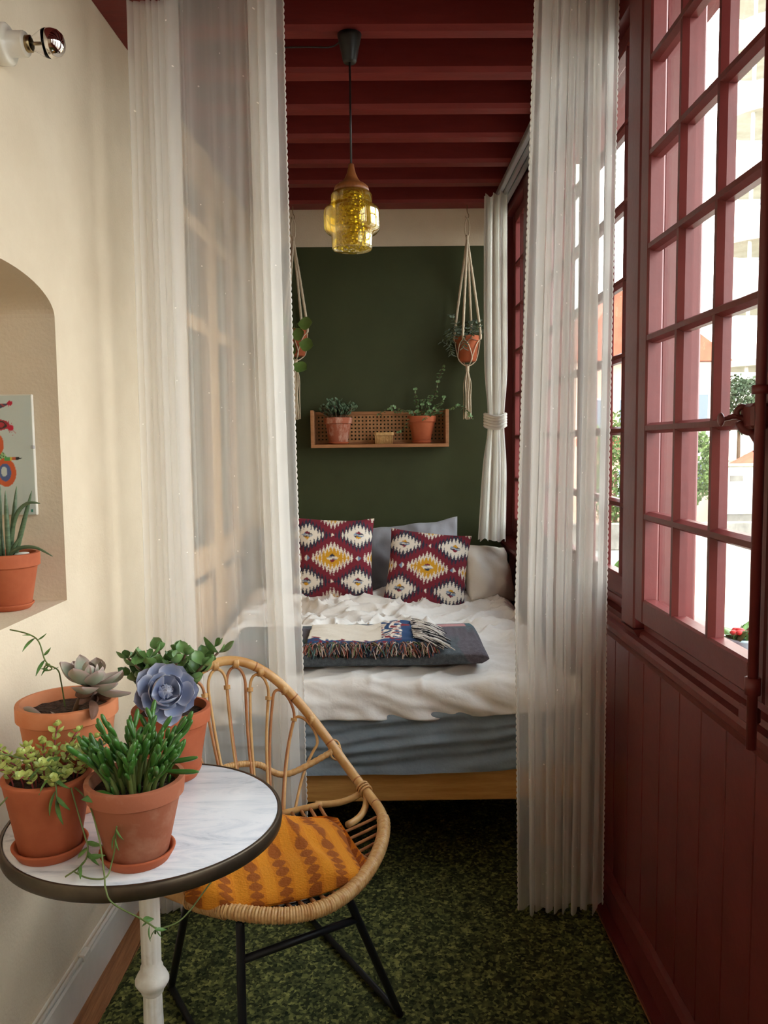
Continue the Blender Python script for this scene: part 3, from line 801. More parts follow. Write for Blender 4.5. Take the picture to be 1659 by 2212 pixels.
to = place('tapestry_throw', me, 'throw', None, T((0, 2.945, .753)) @ RX(.01)); tag(to, 'small cream and blue tapestry throw with fringes on the dark blanket', 'throw')
so2 = to.modifiers.new('thickness', 'SOLIDIFY'); so2.thickness = .010; so2.offset = -1
rng = random.Random(3)
def fringe(name, seeds, cols):
    mb = MB(); cl = []
    for p0, d, L in seeds:
        p0 = Vector(p0); d = Vector(d)
        a = p0 + d*L*.5 + Vector((rng.uniform(-.012, .012), 0, rng.uniform(.004, .014))); b = p0 + d*L + Vector((rng.uniform(-.016, .016), rng.uniform(-.006, .006), -.014))
        n0 = len(mb.v); mb.tube(bez(p0, a, b, 5), .0019, 4, caps=False); c = rng.choice(cols); cl += [c]*(len(mb.v)-n0)
    me = mb.mesh(name); paint(me, lambda i, co: cl[i])
    o = place(name, me, 'fringe', to); o['kind'] = 'stuff'; return o
cs_ = [lin(c) for c in ((120, 70, 60), (70, 96, 92), (40, 44, 52), (178, 150, 130), (150, 84, 70), (90, 100, 60), (60, 70, 90), (190, 170, 160))]
fringe('multicolour_fringe', [((-.25+.45*rng.random(), -.160+rng.uniform(-.012, .02), rng.uniform(-.008, .008)), (rng.uniform(-.5, .6), -1, -.2), rng.uniform(.03, .058)) for k in range(900)], cs_)
bw = [lin((232, 228, 222)), lin((36, 36, 40)), lin((210, 205, 200))]
fringe('black_and_white_fringe', [((.150+rng.uniform(-.02, .01), -.13+.28*rng.random(), .012+rng.uniform(0, .012)), (1, rng.uniform(-1.3, -.2), -.1), rng.uniform(.05, .10)) for k in range(320)], bw)

# ================================================================== PENDANT LAMP
pl = empty('pendant_lamp', (-.062, 2.605, 2.058)); tag(pl, 'amber glass pendant lamp with a wooden cap hanging from a black cord', 'pendant lamp')
def pm(mb, nm, m, par=None, k=1.0):
    mb.v = [(x, y, z*k) for x, y, z in mb.v]
    return mb.build(nm, m, par or pl)
sc = 1.0
pm(MB().lathe([(0, .566), (.019, .566), (.0215, .571), (.035, .635), (.0375, .648), (.0, .6485)], 28), 'ceiling_cup', 'black_plastic')
pm(MB().tube([(0, 0, .255), (0, 0, .57)], .0032, 8), 'cord', 'black_plastic')
pm(MB().tube(spline([(-.03, 0, .627), (-.06, .01, .617), (-.14, .02, .622), (-.30, .03, .624), (-.46, .04, .630)], 6), .0028, 6), 'feed_cable', 'black_plastic')
pm(MB().lathe([(0, .285), (.0085, .285), (.010, .272), (.014, .255), (.021, .238), (.031, .224), (.043, .218), (.052, .210), (.055, .200), (.055, .192), (0, .192)], 36), 'wooden_cap', 'lamp_wood', None, .92)
outer = [(.052, .196), (.060, .190), (.064, .182), (.0645, .155), (.066, .149), (.078, .144), (.086, .135), (.088, .125), (.088, .078), (.086, .068), (.078, .058), (.067, .053), (.0645, .047), (.064, .018), (.0625, .004), (.060, .002), (.061, .018), (.0615, .049), (.064, .056), (.075, .0615), (.083, .070), (.085, .079), (.085, .124), (.083, .132), (.076, .1405), (.064, .146), (.0615, .153), (.061, .18), (.057, .187), (.052, .193)]
go = pm(MB().lathe(outer, 56, closed=False), 'glass_shade', 'amber_smooth', None, .92)
inner = [(.044, .186), (.050, .17), (.050, .05), (.050, .008), (.0475, .006), (.0475, .05), (.0475, .168), (.042, .183)]
pm(MB().lathe(inner, 48), 'textured_inner_glass', 'amber_textured', go, .92)
pm(MB().lathe([(0, .10), (.018, .104), (.026, .12), (.024, .138), (.014, .155), (.012, .19), (0, .19)], 20), 'bulb', 'porcelain', None, .92)

# ================================================================== WALL LAMP (silver-tipped bulb in a porcelain holder)
wlmp = empty('wall_lamp', None, M=ML @ T((0, -.345, 2.318)) @ RY(PI/2))   # local z points into the room
tag(wlmp, 'white porcelain wall lamp holder with a silver-tipped bulb', 'wall lamp')
MB().lathe([(0, 0), (.040, 0), (.042, .004), (.042, .026), (.038, .030), (.026, .031), (.026, .062), (.024, .066), (0, .066)], 36).build('lamp_holder', 'porcelain', wlmp)
MB().lathe([(.017, .066), (.017, .076), (.014, .077)], 24).build('socket', 'brass', wlmp)
bg = [(.012, .072), (.014, .080), (.022, .094), (.0285, .106), (.0302, .116)]
bl_ = MB().lathe(bg + [(r-.001, z) for r, z in bg[::-1]], 32).build('bulb', 'clear_glass', wlmp)
MB().lathe([(.0302, .116), (.0298, .124), (.026, .136), (.018, .144), (.008, .1475), (0, .148)], 32).build('silver_tip', 'mirror', bl_)
MB().tube([(0, 0, .072), (0, 0, .095)], .004, 8).tube(spline([(.0, -.008, .098), (.002, 0, .102), (0, .008, .098)], 5), .0012, 5).build('filament', 'brass', bl_)

# light switch behind the curtain
sw = MB().cbox(0, .012, .868, .922, 1.10, 1.195, .006).build('light_switch', 'white_paint', None, ML); tag(sw, 'white light switch on the plaster wall behind the curtain', 'switch')
MB().cbox(.0121, .018, .88, .910, 1.12, 1.175, .002).build('rocker', 'white_paint', sw)

# ================================================================== TABLE
TX, TY, TZ, TR = -.462, 1.562, .72, .266
tbl = empty('bistro_table', (TX, TY, .001)); tag(tbl, 'round bistro table with marble top, bronze rim and white iron leg', 'table')
MB().lathe([(0, .698), (TR-.006, .698), (TR-.006, .7165), (TR-.008, .719), (0, .719)], 96).build('marble_top', 'marble', tbl)
MB().lathe([(TR-.010, .692), (TR-.002, .6905), (TR+.001, .693), (TR+.0025, .704), (TR+.001, .717), (TR-.001, .7195), (TR-.005, .7195), (TR-.0055, .698), (TR-.010, .697)], 96, closed=True).build('metal_rim', 'bronze', tbl)
def fluted(z0, z1, r0, r1, n=48):
    mb = MB(); vs = []; N = 10
    for j in range(N+1):
        t = j/N; r = r0+(r1-r0)*t; z = z0+(z1-z0)*t
        for k in range(n):
            a = 2*PI*k/n; rr = r*(1-.06*max(0, math.cos(a*10))); vs.append((rr*math.cos(a), rr*math.sin(a), z))
    f = [(j*n+k, j*n+(k+1) % n, (j+1)*n+(k+1) % n, (j+1)*n+k) for j in range(N) for k in range(n)]
    return mb.add(vs, f, True)
leg = fluted(.415, .66, .0195, .0205); leg.lathe([(.0205, .66), (.03, .668), (.055, .684), (.12, .690), (.12, .697), (0, .697)], 32)
leg.lathe([(.018, .345), (.022, .349), (.022, .353), (.0275, .361), (.0335, .371), (.0335, .377), (.029, .387), (.0225, .397), (.0225, .403), (.0195, .409), (.0195, .417)], 40)
lo = fluted(.10, .347, .0235, .0185); lo.lathe([(.0235, .104), (.03, .09), (.04, .07), (.035, .06), (.0, .055)], 36)
leg.v += []; base_i = leg.build('leg', 'old_white', tbl); lo.build('leg_column', 'old_white', tbl)
for k in range(3):
    a = 2*PI*k/3+.5; d = Vector((math.cos(a), math.sin(a), 0))
    MB().tube(spline([d*.02+Vector((0, 0, .10)), d*.08+Vector((0, 0, .085)), d*.15+Vector((0, 0, .045)), d*.20+Vector((0, 0, .016)), d*.215+Vector((0, 0, .016))], 5), [.018]*8+[.014]*8+[.011]*5, 8).build('foot', 'old_white', tbl)

# ================================================================== RATTAN CHAIR
CHX, CHY, TH = -.286, 1.970, .41
ch = empty('rattan_chair', (CHX, CHY, .012), TH); tag(ch, 'honey-coloured rattan chair with looped back and black metal legs', 'chair')
# chair frame: local x = right, local -y = front
CA, CB, CK, CZ0, CDZ, CV0, CP, CVB = .323, .344, -.314, .457-.012, .366, -.0456, 2.88, 1.153
def hoop(phi):
    u = CA*math.sin(phi)*(1+CK*math.cos(phi)); v = CB*math.cos(phi)
    if v < 0: v *= CVB
    t = min(1, max(0, (CV0-v)/(CV0+CB*CVB))); z = CZ0+CDZ*t**CP
    return Vector((u, -v, z))
N = 180
def cpart(mb, nm, m='rattan', par=None): return mb.build(nm, m, par or ch)
cpart(MB().tube([hoop(2*PI*i/N) for i in range(N)], .0138, 12, closed=True), 'hoop')
# wrapped binding on the seat front: coil ripples
wp = []; wr2 = []
f0, f1 = math.radians(-58), math.radians(88)
M_ = 900
for i in range(M_+1):
    p = f0+(f1-f0)*i/M_; wp.append(hoop(p)); wr2.append(.0158+.0017*abs(math.sin(i*PI/9)) + .0006*math.sin(i*.37))
cpart(MB().tube(wp, wr2, 12), 'binding', 'rattan_wrap')
rg = random.Random(8)
for i in range(30):      # looser strands near the left end
    p = f0+.02+.30*i/30; c = hoop(p); tq = (hoop(p+.01)-c).normalized()
    q = MB(); n = 16; tilt = rg.uniform(-.35, .35)
    e1 = Vector((0, 0, 1)); e2 = tq.cross(e1).normalized(); e1 = (e1+tq*tilt).normalized()
    cpart(q.tube([c + (e1*math.cos(2*PI*k/n)+e2*math.sin(2*PI*k/n))*.0185 for k in range(n)], .0019, 5, closed=True), 'binding_strand', 'rattan_wrap')
# cane nodes on the hoop
for pd in (100, 118, 135, 152, 168, 188, 205, 222, 240, 258):
    p = math.radians(pd); c = hoop(p); d = (hoop(p+.01)-c).normalized()
    cpart(MB().tube([c-d*.002, c+d*.002], .0146, 12), 'cane_node', 'rattan_dark')
# seat: inner back support and seat rods
def seat_back(x):  # curve at the rear of the seat
    return Vector((x, .20-.55*x*x, CZ0-.035+.35*x*x))
cpart(MB().tube([seat_back(-.215+.43*i/30) for i in range(31)], [.006]+[.0095]*29+[.006], 8), 'seat_back_bar')
for i in range(17):
    x = -.205+.41*i/16
    # find front hoop point with same x
    best = min((abs(hoop(math.radians(a)).x-x), a) for a in range(-75, 76))
    a = hoop(math.radians(best[1])); b = seat_back(x)
    cpart(MB().tube(bez(a+Vector((0, .0, 0)), (a+b)/2+Vector((0, 0, -.05)), b, 8), .0048, 6), 'seat_rod', 'rattan_dark')
for k in range(8):       # side rods from the hoop inwards, right and left
    for s in (1, -1):
        ph = math.radians(42+7*k)*s; a = hoop(ph); b = Vector((a.x*.55, a.y+.012, a.z-.04))
        cpart(MB().tube(bez(a, (a+b)/2+Vector((0, 0, -.004)), b, 6), .0045, 6), 'seat_rod', 'rattan_dark')
# looped spokes of the back: each loop = two long canes joined by a round arch
def back_pt(x, t):
    """t 0 at seat rear, 1 near hoop; x is the spread at the top"""
    b = seat_back(x*.52); b = b+Vector((0, 0, .0))
    # hoop point above: find phi for x
    best = None
    for a in range(100, 261, 2):
        h = hoop(math.radians(a))
        d = abs(h.x-x)
        if best is None or d < best[0]: best = (d, h)
    h = best[1]
    p = b.lerp(h, t)
    p.y += .035*math.sin(PI*t)
    return p
loops = [-.238, -.170, -.102, -.034, .034, .102, .170, .238]
hw_ = .030
def loop_path(xc):
    L = []
    top = .955 if abs(xc) < .2 else .93
    ra = .12
    for i in range(13): L.append(back_pt(xc-hw_, top*(1-ra)*i/12))
    c0 = back_pt(xc-hw_, top*(1-ra)); c1 = back_pt(xc+hw_, top*(1-ra)); cm = (c0+c1)/2; up = back_pt(xc, top)-cm
    for i in range(1, 12):
        a = PI*i/12; L.append(cm + (c0-cm)*math.cos(a) + up*math.sin(a))
    for i in range(12, -1, -1): L.append(back_pt(xc+hw_, top*(1-ra)*i/12))
    return L
for k, xc in enumerate(loops):
    cpart(MB().tube(loop_path(xc), .0044, 7), 'back_loop', 'rattan' if k % 2 else 'rattan_dark')
    h = back_pt(xc, .985); d = Vector((1, 0, 0))
    cpart(MB().tube([h-d*.008, h-d*.003, h+d*.003, h+d*.008], .0162, 10), 'loop_binding', 'rattan_wrap')
for xc in [(loops[i]+loops[i+1])/2 for i in range(7)]:
    p = back_pt(xc, .80); q = back_pt(xc, .83)
    cpart(MB().tube([p.lerp(q, t/8) for t in range(9)], [.0092+.0008*(t % 2) for t in range(9)], 10), 'cane_tie', 'rattan_wrap')
# wrapped cross bar through the loops
xb = [back_pt(-.29+.58*i/60, .31)+Vector((0, .006, 0)) for i in range(61)]
hr = min((hoop(math.radians(a)) for a in range(90, 180)), key=lambda h: abs(h.z-(xb[-1].z+.085)))
hl = Vector((-hr.x, hr.y, hr.z))
xpts = spline([hl, xb[8], xb[20], xb[30], xb[40], xb[52], hr], 40)
cpart(MB().tube(xpts, [.0085+.0012*abs(math.sin(i*PI/4)) for i in range(len(xpts))], 9), 'cross_bar', 'rattan_wrap')
for s in (1, -1):
    e = Vector((s*hr.x, hr.y, hr.z))
    for dz in (-.006, .006):
        q = [e+Vector((.019*math.cos(2*PI*k/14)*.9, .008*math.sin(2*PI*k/14)+dz, .019*math.sin(2*PI*k/14)+dz)) for k in range(14)]
        cpart(MB().tube(q, .0032, 6, closed=True), 'bar_tie', 'rattan_wrap')
    # arm struts
    a = hoop(s*math.radians(112)); b1 = seat_back(s*.20)+Vector((0, .01, .0)); b2 = Vector((s*.235, .03, CZ0-.02))
    cpart(MB().tube(bez(a, (a+b1)/2+Vector((s*.02, .0, -.03)), b1, 12), .0095, 9), 'arm_strut', 'rattan')
    cpart(MB().tube(bez(a, (a+b2)/2+Vector((s*.045, .0, -.03)), b2, 12), .0095, 9), 'arm_strut', 'rattan')
    for off in (-.01, .004, .018):
        c = hoop(s*(math.radians(112)+off*2)); d = (hoop(s*(math.radians(112)+off*2)+.01)-c).normalized(); e1 = d.orthogonal().normalized(); e2 = d.cross(e1)
        cpart(MB().tube([c+(e1*math.cos(2*PI*k/14)+e2*math.sin(2*PI*k/14))*.0175 for k in range(14)], .0032, 6, closed=True), 'arm_tie', 'rattan_wrap')
# black metal legs (given in world, moved into the chair frame)
CI = (T((CHX, CHY, .012)) @ RZ(TH)).inverted()
def cw(x, y, z): return CI @ Vector((x, y, z))
FR, BR, FL_, BL_ = (.046, 1.93, .022), (-.20, 2.33, .022), (-.29, 1.60, .022), (-.555, 2.045, .022)
tFR, tBR, tFL, tBL = (-.076, 1.765, .435), (-.215, 2.20, .42), (-.300, 1.665, .435), (-.445, 1.86, .43)
def mid(a, b, t): return tuple(a[i]+(b[i]-a[i])*t for i in range(3))
for a, b in ((tFR, FR), (tBR, BR), (tFL, FL_), (tBL, BL_)):
    m1 = mid(a, b, .22); 
    cpart(MB().tube([cw(*p) for p in spline([a, m1, mid(a, b, .6), b], 5)], .0098, 12), 'leg', 'black_metal')
cpart(MB().tube([cw(*p) for p in (mid(FR, BR, -.02), mid(FR, BR, 1.12))], .0085, 10), 'runner', 'black_metal')
cpart(MB().tube([cw(*p) for p in (mid(FL_, BL_, -.02), mid(FL_, BL_, 1.05))], .0085, 10), 'runner', 'black_metal')
cpart(MB().tube([cw(*mid(tFL, FL_, .2)), cw(*mid(tFR, FR, .2))], .0088, 10), 'stretcher', 'black_metal')
cpart(MB().tube([cw(*tFR), cw(*tBR), cw(*tBL), cw(*tFL)], .008, 10, closed=True), 'seat_carrier', 'black_metal')

# folded orange blanket on the seat
def ora(u, v):
    a = 2*PI*v; cx, sx = math.cos(a), math.sin(a)
    x = -.210 + u*.42
    hw = .178*(1-.25*abs(2*u-1)**3); hh = .048*(1-.45*abs(2*u-1)**4)
    y = hw*math.copysign(abs(cx)**.7, cx); z = hh*math.copysign(abs(sx)**.8, sx)
    e = min(1, min(u, 1-u)/.06); z *= math.sqrt(max(.03, e)); y *= .9+.1*e
    if z > 0:
        z += .085*math.exp(-((x+.07)/.09)**2)*max(0, (y+.10)/.25) + .022*mn.noise((x*8, y*8, 1)) + .014*math.sin(x*22+y*9)
        z -= .03*math.exp(-((x+.11)/.025)**2)*(.5 if y < 0 else .2)
        z += .02*max(0, (x-.05)/.15)*math.exp(-((y-.06)/.06)**2)
        q = x - .075 + .25*y                      # crease where the cloth is folded over itself
        z += .020*(1/(1+math.exp(-max(-40, min(40, -q*160)))) - .5)
        z += .010*math.sin(y*34+x*10)*math.exp(-((x-.02)/.12)**2)
    else: z *= .55; z += .01*(x*x)/.04
    return (x, y, z)
me = MB().grid(ora, 240, 240).mesh('folded_orange_blanket')
NB = 241
def orc(i, co):
    u = (i % NB)/240; v = (i//NB)/240
    o = lin((214, 128, 22)); o2 = lin((224, 142, 30)); b = lin((158, 84, 22))
    c = u*13.0; k = math.floor(c); fx = c-k-.5
    r = (v*23) % 1 - .5
    if k % 2 == 0:
        wdt = .50*(1-(abs(r)/.52)**2)
        base = b if abs(fx) < wdt*.95 else o
    else:
        base = o2 if abs(fx) < .40 else o
    s = 1+.14*mn.noise((u*220, v*120, 0))
    return tuple(x*s for x in base)
paint(me, orc)
obl = place('folded_blanket', me, 'orange_knit', None, T((-.262, 1.862, .464)) @ RZ(TH-.06) @ RX(.02)); tag(obl, 'folded orange knitted blanket with brown dots on the rattan chair', 'blanket')

# ================================================================== POTS AND PLANTS
def pot_prof(rt, rb, h, lip=.0, wall=.006):
    """outer then inner profile, z from 0"""
    if lip:
        zl = h-lip; rl = rb+(rt-rb)*(zl/h)*.92
        p = [(0, 0), (rb-.004, 0), (rb, .004), (rl, zl-.002), (rl+.001, zl), (rl+.007, zl+.003), (rt, h-.004), (rt-.001, h-.001), (rt-.004, h)]
    else:
        p = [(0, 0), (rb-.004, 0), (rb, .004), (rt-.002, h-.008), (rt, h-.005), (rt, h-.002), (rt-.003, h)]
    p += [(rt-wall-.003, h), (rt-wall-.006, h-.006), (rb-wall, .012), (0, .012)]
    return p
def saucer(x, y, z, r, label, m='terracotta', h=.021):
    o = MB().lathe([(0, 0), (r*.80, 0), (r*.84, .001), (r-.001, h-.004), (r, h-.001), (r-.002, h), (r-.006, h-.001), (r*.78, .006), (0, .005)], 40).build('saucer', m, None, T((x, y, z)))
    return tag(o, label, 'saucer')
def potted(name, x, y, z, rt, rb, h, lip, m, label, soil_in=.022, cat='potted plant', rz=0):
    root = empty(name, (x, y, z), rz); tag(root, label, cat)
    sharp(MB().lathe(pot_prof(rt, rb, h, lip), 48).build('pot', m, root), 40)
    zs = h-soil_in; rs = rb+(rt-rb)*zs/h-.0065
    mb = MB(); mb.grid(lambda u, v: ((v*rs)*math.cos(2*PI*u), (v*rs)*math.sin(2*PI*u), zs+.004*mn.noise((math.cos(2*PI*u)*v*4, math.sin(2*PI*u)*v*4, x*9))), 32, 8)
    mb.build('soil', 'soil', root)
    return root, zs
def leaf_mesh(name, L, Wd, cup=.15, curl=.2, tip=1.0, nu=6, nv=8, widest=.55, thick=.0, edgecol=None, midcol=None, base=.08):
    """leaf lying along +Z from origin, face towards +Y side (cupped)"""
    mb = MB(); 
    def wid(t):
        a = math.sin(PI*min(1, max(0, t))**(math.log(.5)/math.log(widest)))
        return Wd/2*max(base*(1-t)+.0, a**(.75/tip) if a > 0 else 0)
    def g(u, v):
        s = 2*u-1; w = wid(v)
        x = s*w; z = L*v; y = -cup*Wd*(1-s*s)*math.sin(PI*v*.9) + curl*L*v*v
        return (x, y, z)
    mb.grid(g, nu, nv)
    if thick:
        mb.grid(lambda u, v: (lambda p: (p[0], p[1]-thick*(1-(2*u-1)**2)*math.sin(PI*min(.98, v))-.0002, p[2]))(g(1-u, v)), nu, nv)
    me = mb.mesh(name)
    if edgecol:
        n1 = (nu+1)*(nv+1)
        def c(i, co):
            k = i % n1; u = (k % (nu+1))/nu; v = (k//(nu+1))/nv
            e = max(abs(2*u-1)**3, max(0, (v-.75)/.25)**1.5); return tuple(midcol[j]+(edgecol[j]-midcol[j])*e for j in range(3))
        paint(me, c)
    return me
def finger_mesh(name, L, r):
    return MB().tube([(0, .06*L*(t*t), L*t) for t in [i/7 for i in range(8)]], [r*.55, r*.75, r*.9, r, r*1.02, r, r*.85, r*.4], 7).mesh(name)
def aimn(p, d, nrm):
    """local +Z along d, local +Y as close to nrm as it goes"""
    d = Vector(d).normalized(); y = Vector(nrm); y = (y-d*y.dot(d)).normalized(); x = y.cross(d)
    return T(p) @ Matrix(((x.x, y.x, d.x, 0), (x.y, y.y, d.y, 0), (x.z, y.z, d.z, 0), (0, 0, 0, 1)))
def setmat(me, m): me.materials.append(MATS[m]); return me

# shared leaf meshes
FING = [setmat(finger_mesh('finger_leaf', L, r), 'leaf_finger') for L, r in ((.030, .0042), (.036, .0046), (.025, .0038))]
L_LIGHT = setmat(leaf_mesh('small_leaf', .014, .0125, .12, .1, thick=.002, nu=4, nv=5), 'leaf_light')
L_VINE = setmat(leaf_mesh('vine_leaf', .034, .015, .2, .25, tip=.8, widest=.4, nu=4, nv=7), 'leaf_vine')
L_JADE = setmat(leaf_mesh('jade_leaf', .032, .024, .14, .15, thick=.003, widest=.6, nu=5, nv=6), 'leaf_jade')
L_JADE2 = setmat(leaf_mesh('jade_leaf', .030, .018, .14, .15, thick=.003, widest=.6, nu=4, nv=6), 'leaf_jade_dark')
L_ROUND = setmat(leaf_mesh('round_leaf', .085, .078, .10, .12, widest=.52, nu=8, nv=10, thick=.001), 'leaf_round')
L_GREY = setmat(leaf_mesh('grey_leaf', .020, .0075, .1, .15, thick=.0015, nu=3, nv=5), 'leaf_grey')
L_SMALL = setmat(leaf_mesh('tiny_leaf', .0125, .011, .1, .1, thick=.0012, nu=3, nv=4), 'leaf_small')
ec_e, ec_m = lin((206, 208, 220)), lin((140, 152, 182))
ECH = [setmat(leaf_mesh('rosette_leaf', L, Wd, .16, cu, widest=.66, nu=8, nv=10, thick=.003, edgecol=ec_e, midcol=ec_m), 'leaf_echeveria') for L, Wd, cu in ((.056, .044, .10), (.044, .037, .25), (.028, .025, .45))]
wi_e, wi_m = lin((176, 150, 142)), lin((132, 138, 116))
WIL = [setmat(leaf_mesh('wilted_leaf', L, Wd, .22, cu, widest=.6, nu=7, nv=9, thick=.002, edgecol=wi_e, midcol=wi_m), 'leaf_wilted') for L, Wd, cu in ((.062, .042, .12), (.05, .034, .3))]
DRY = setmat(leaf_mesh('dry_leaf', .06, .028, .4, .3, widest=.5, nu=5, nv=7), 'leaf_dry')
def lf(me, parent, M, name='leaf'):
    return place(name, me, None, parent, M)
def world_to(root, p): return Vector(p) - root.location

ZT = TZ + .0006
# ---- B: finger jade in a rimmed weathered pot
saucer(-.429, 1.392, ZT, .066, 'small terracotta saucer under the finger jade pot')
B, zs = potted('finger_jade', -.429, 1.392, ZT+.0055, 0.0865, .0525, .145, .033, 'terracotta_old', 'finger jade with tubular green leaves in weathered rimmed clay pot', .020)
rg = random.Random(21)
stem = MB(); nfing = 0
for k in range(38):
    a = 2*PI*k*.618+rg.uniform(-.3, .3); rr = .052*math.sqrt((k+.5)/38)
    p0 = Vector((rr*math.cos(a)*.9, rr*math.sin(a)*.9, zs-.004))
    lean = .25+rr*13*rg.uniform(.7, 1.15); H = rg.uniform(.055, .105)*(1.08-rr*4.5)
    d = Vector((math.cos(a)*lean*.75, math.sin(a)*lean*.6, 1)).normalized()
    p2 = p0+d*(H+.012); p1 = p0+Vector((d.x*.3, d.y*.3, 1))*H*.5
    path = bez(p0, p1, p2, 6); stem.tube(path, [.0045-.0004*i for i in range(7)], 6)
    nl = rg.choice((5, 6, 7))
    for j in range(nl):
        t = .55+.45*(j+1)/nl; q = path[min(6, int(t*6))]
        b = a+rg.uniform(-1.9, 1.9); dd = (d*1.0+Vector((math.cos(b), math.sin(b), 0))*rg.uniform(.25, .75)+Vector((0, 0, rg.uniform(.05, .4)))).normalized()
        lf(rg.choice(FING), B, aim(q, dd, rg.uniform(0, 6.28)) @ SC(rg.uniform(.8, 1.25))); nfing += 1
for k in range(16):
    a = rg.uniform(0, 6.28); r = rg.uniform(.02, .06)
    lf(FING[2], B, aim((r*math.cos(a), r*math.sin(a), zs), (math.cos(a)*.3, math.sin(a)*.3, 1)) @ SC(rg.uniform(.6, .9)))
for ang in (-.25, .05):
    lf(FING[1], B, aim((.055, -.01, zs+.045+ang*.05), (1, -.1, .12+ang*.6)) @ SC(1.0, 1.0, 1.7))
lf(leaf_mesh('broad_leaf', .05, .026, .3, .5), B, aim((-.02, -.045, zs+.002), (-.6, -.35, .35), 2.6)).data.materials.append(MATS['leaf_finger'])
stem.build('stem', 'stem_green', B)
# ---- A: yellow-green small-leaved succulent in a smooth pot, with a trailing vine
saucer(-.595, 1.420, ZT, .066, 'small terracotta saucer under the yellow-green succulent pot')
A, zs = potted('variegated_succulent', -.595, 1.420, ZT+.0055, .0775, .0525, .142, 0, 'terracotta', 'yellow-green small-leaved succulent with red stems in smooth clay pot', .014)
rg = random.Random(4)
stem = MB()
for k in range(27):
    a = 2*PI*k*.618; rr = .062*math.sqrt((k+.5)/27); p0 = Vector((rr*math.cos(a), rr*math.sin(a), zs-.003))
    lean = rr*16*rg.uniform(.6, 1.2); d = Vector((math.cos(a)*lean, math.sin(a)*lean, 1)).normalized(); H = rg.uniform(.03, .085)
    path = bez(p0, p0+Vector((0, 0, H*.6)), p0+d*H, 6); stem.tube(path, .0016, 5)
    for j in range(2, 7):
        for s in (0, PI):
            b = a+s+j*PI/2; lf(L_LIGHT, A, aim(path[j], Vector((math.cos(b), math.sin(b), .35)) + d*.3, rg.uniform(-.5, .5)) @ SC(rg.uniform(.8, 1.35)))
    lf(L_LIGHT, A, aim(path[6], d, a) @ SC(.8)); lf(L_LIGHT, A, aim(path[6], d, a+PI) @ SC(.8))
stem.build('stem', 'stem_red', A)
def vine(root, pts, m='stem_green', r=.0015, leaves=(), name='vine_stem', lm=L_VINE):
    P = spline([world_to(root, p) for p in pts], 8)
    MB().tube(P, r, 5).build(name, m, root)
    for t, ang, sc, drop in leaves:
        i = min(len(P)-2, int(t*(len(P)-1))); d = (P[i+1]-P[i]).normalized()
        dd = (d*.35+Vector((math.cos(ang), math.sin(ang), drop))).normalized()
        lf(lm, root, aim(P[i], dd, ang) @ SC(sc))
rg = random.Random(12)
def lvs(n, t0, t1, sc=1.0, drop=-.5):
    return [(t0+(t1-t0)*rg.random(), rg.uniform(0, 6.28), sc*rg.uniform(.6, 1.15), drop+rg.uniform(-.4, .5)) for _ in range(n)]
# jasmine-like vine leaves over pot A and trailing off the table
vine(A, [(-.60, 1.40, .885), (-.575, 1.375, .90), (-.555, 1.355, .885), (-.548, 1.342, .852)], leaves=[(t, a, s, d) for t, a, s, d in ((.3, 3.6, 1.1, -.3), (.45, 5.6, 1.0, -.3), (.62, 3.4, 1.15, -.5), (.7, 5.9, 1.0, -.6), (.85, 3.9, 1.2, -1.2), (.98, 5.0, 1.3, -2.5), (.95, 5.9, 1.0, -1.0), (.2, 1.0, .9, .1))])
vine(A, [(-.56, 1.40, .865), (-.505, 1.36, .845), (-.47, 1.315, .80), (-.455, 1.292, .745), (-.452, 1.287, .724), (-.44, 1.284, .70), (-.40, 1.31, .655), (-.382, 1.33, .625)], leaves=[(.99, a, .55, d) for a, d in ((.5, -.5), (2.4, -.9), (4, -.2), (5.4, -1.2))]+[(.86, 1.2, .7, -.4), (.92, 4.4, .75, -1.2), (.9, 2.8, .6, -.2), (.95, .2, .55, -1)])
vine(A, [(-.382, 1.33, .625), (-.355, 1.39, .606), (-.325, 1.47, .62), (-.29, 1.56, .65), (-.27, 1.64, .700)], leaves=[(.98, 1, .8, .6), (.97, 3, .7, -.3)])
vine(A, [(-.535, 1.372, .86), (-.505, 1.345, .79), (-.498, 1.34, .765), (-.503, 1.33, .745), (-.53, 1.318, .728)], leaves=[(.35, .4, .8, -.4), (.5, 2.6, 1.1, -.2), (.55, 5.6, 1.0, -.6), (.65, .3, .9, .1), (.7, 3.2, .8, -.9), (.8, 5, .8, -.4)])
vine(A, [(-.52, 1.335, .727), (-.49, 1.315, .727), (-.46, 1.312, .729), (-.455, 1.33, .745), (-.448, 1.33, .775), (-.444, 1.323, .80), (-.440, 1.318, .815)], leaves=[(.78, 5, .7, -1.4), (.86, 4, .8, -1.8), (.95, 5.3, .75, -1.2)])
vine(A, [(-.64, 1.36, .85), (-.69, 1.33, .79), (-.705, 1.315, .735), (-.70, 1.298, .715), (-.705, 1.285, .66), (-.70, 1.282, .60)], leaves=lvs(14, .15, .65, 1.1)+lvs(6, .82, 1, .8))
vine(A, [(-.62, 1.40, .90), (-.66, 1.38, .92), (-.70, 1.37, .922)], leaves=[(.95, 3, .8, -.2), (.6, 4, .7, -.4)])
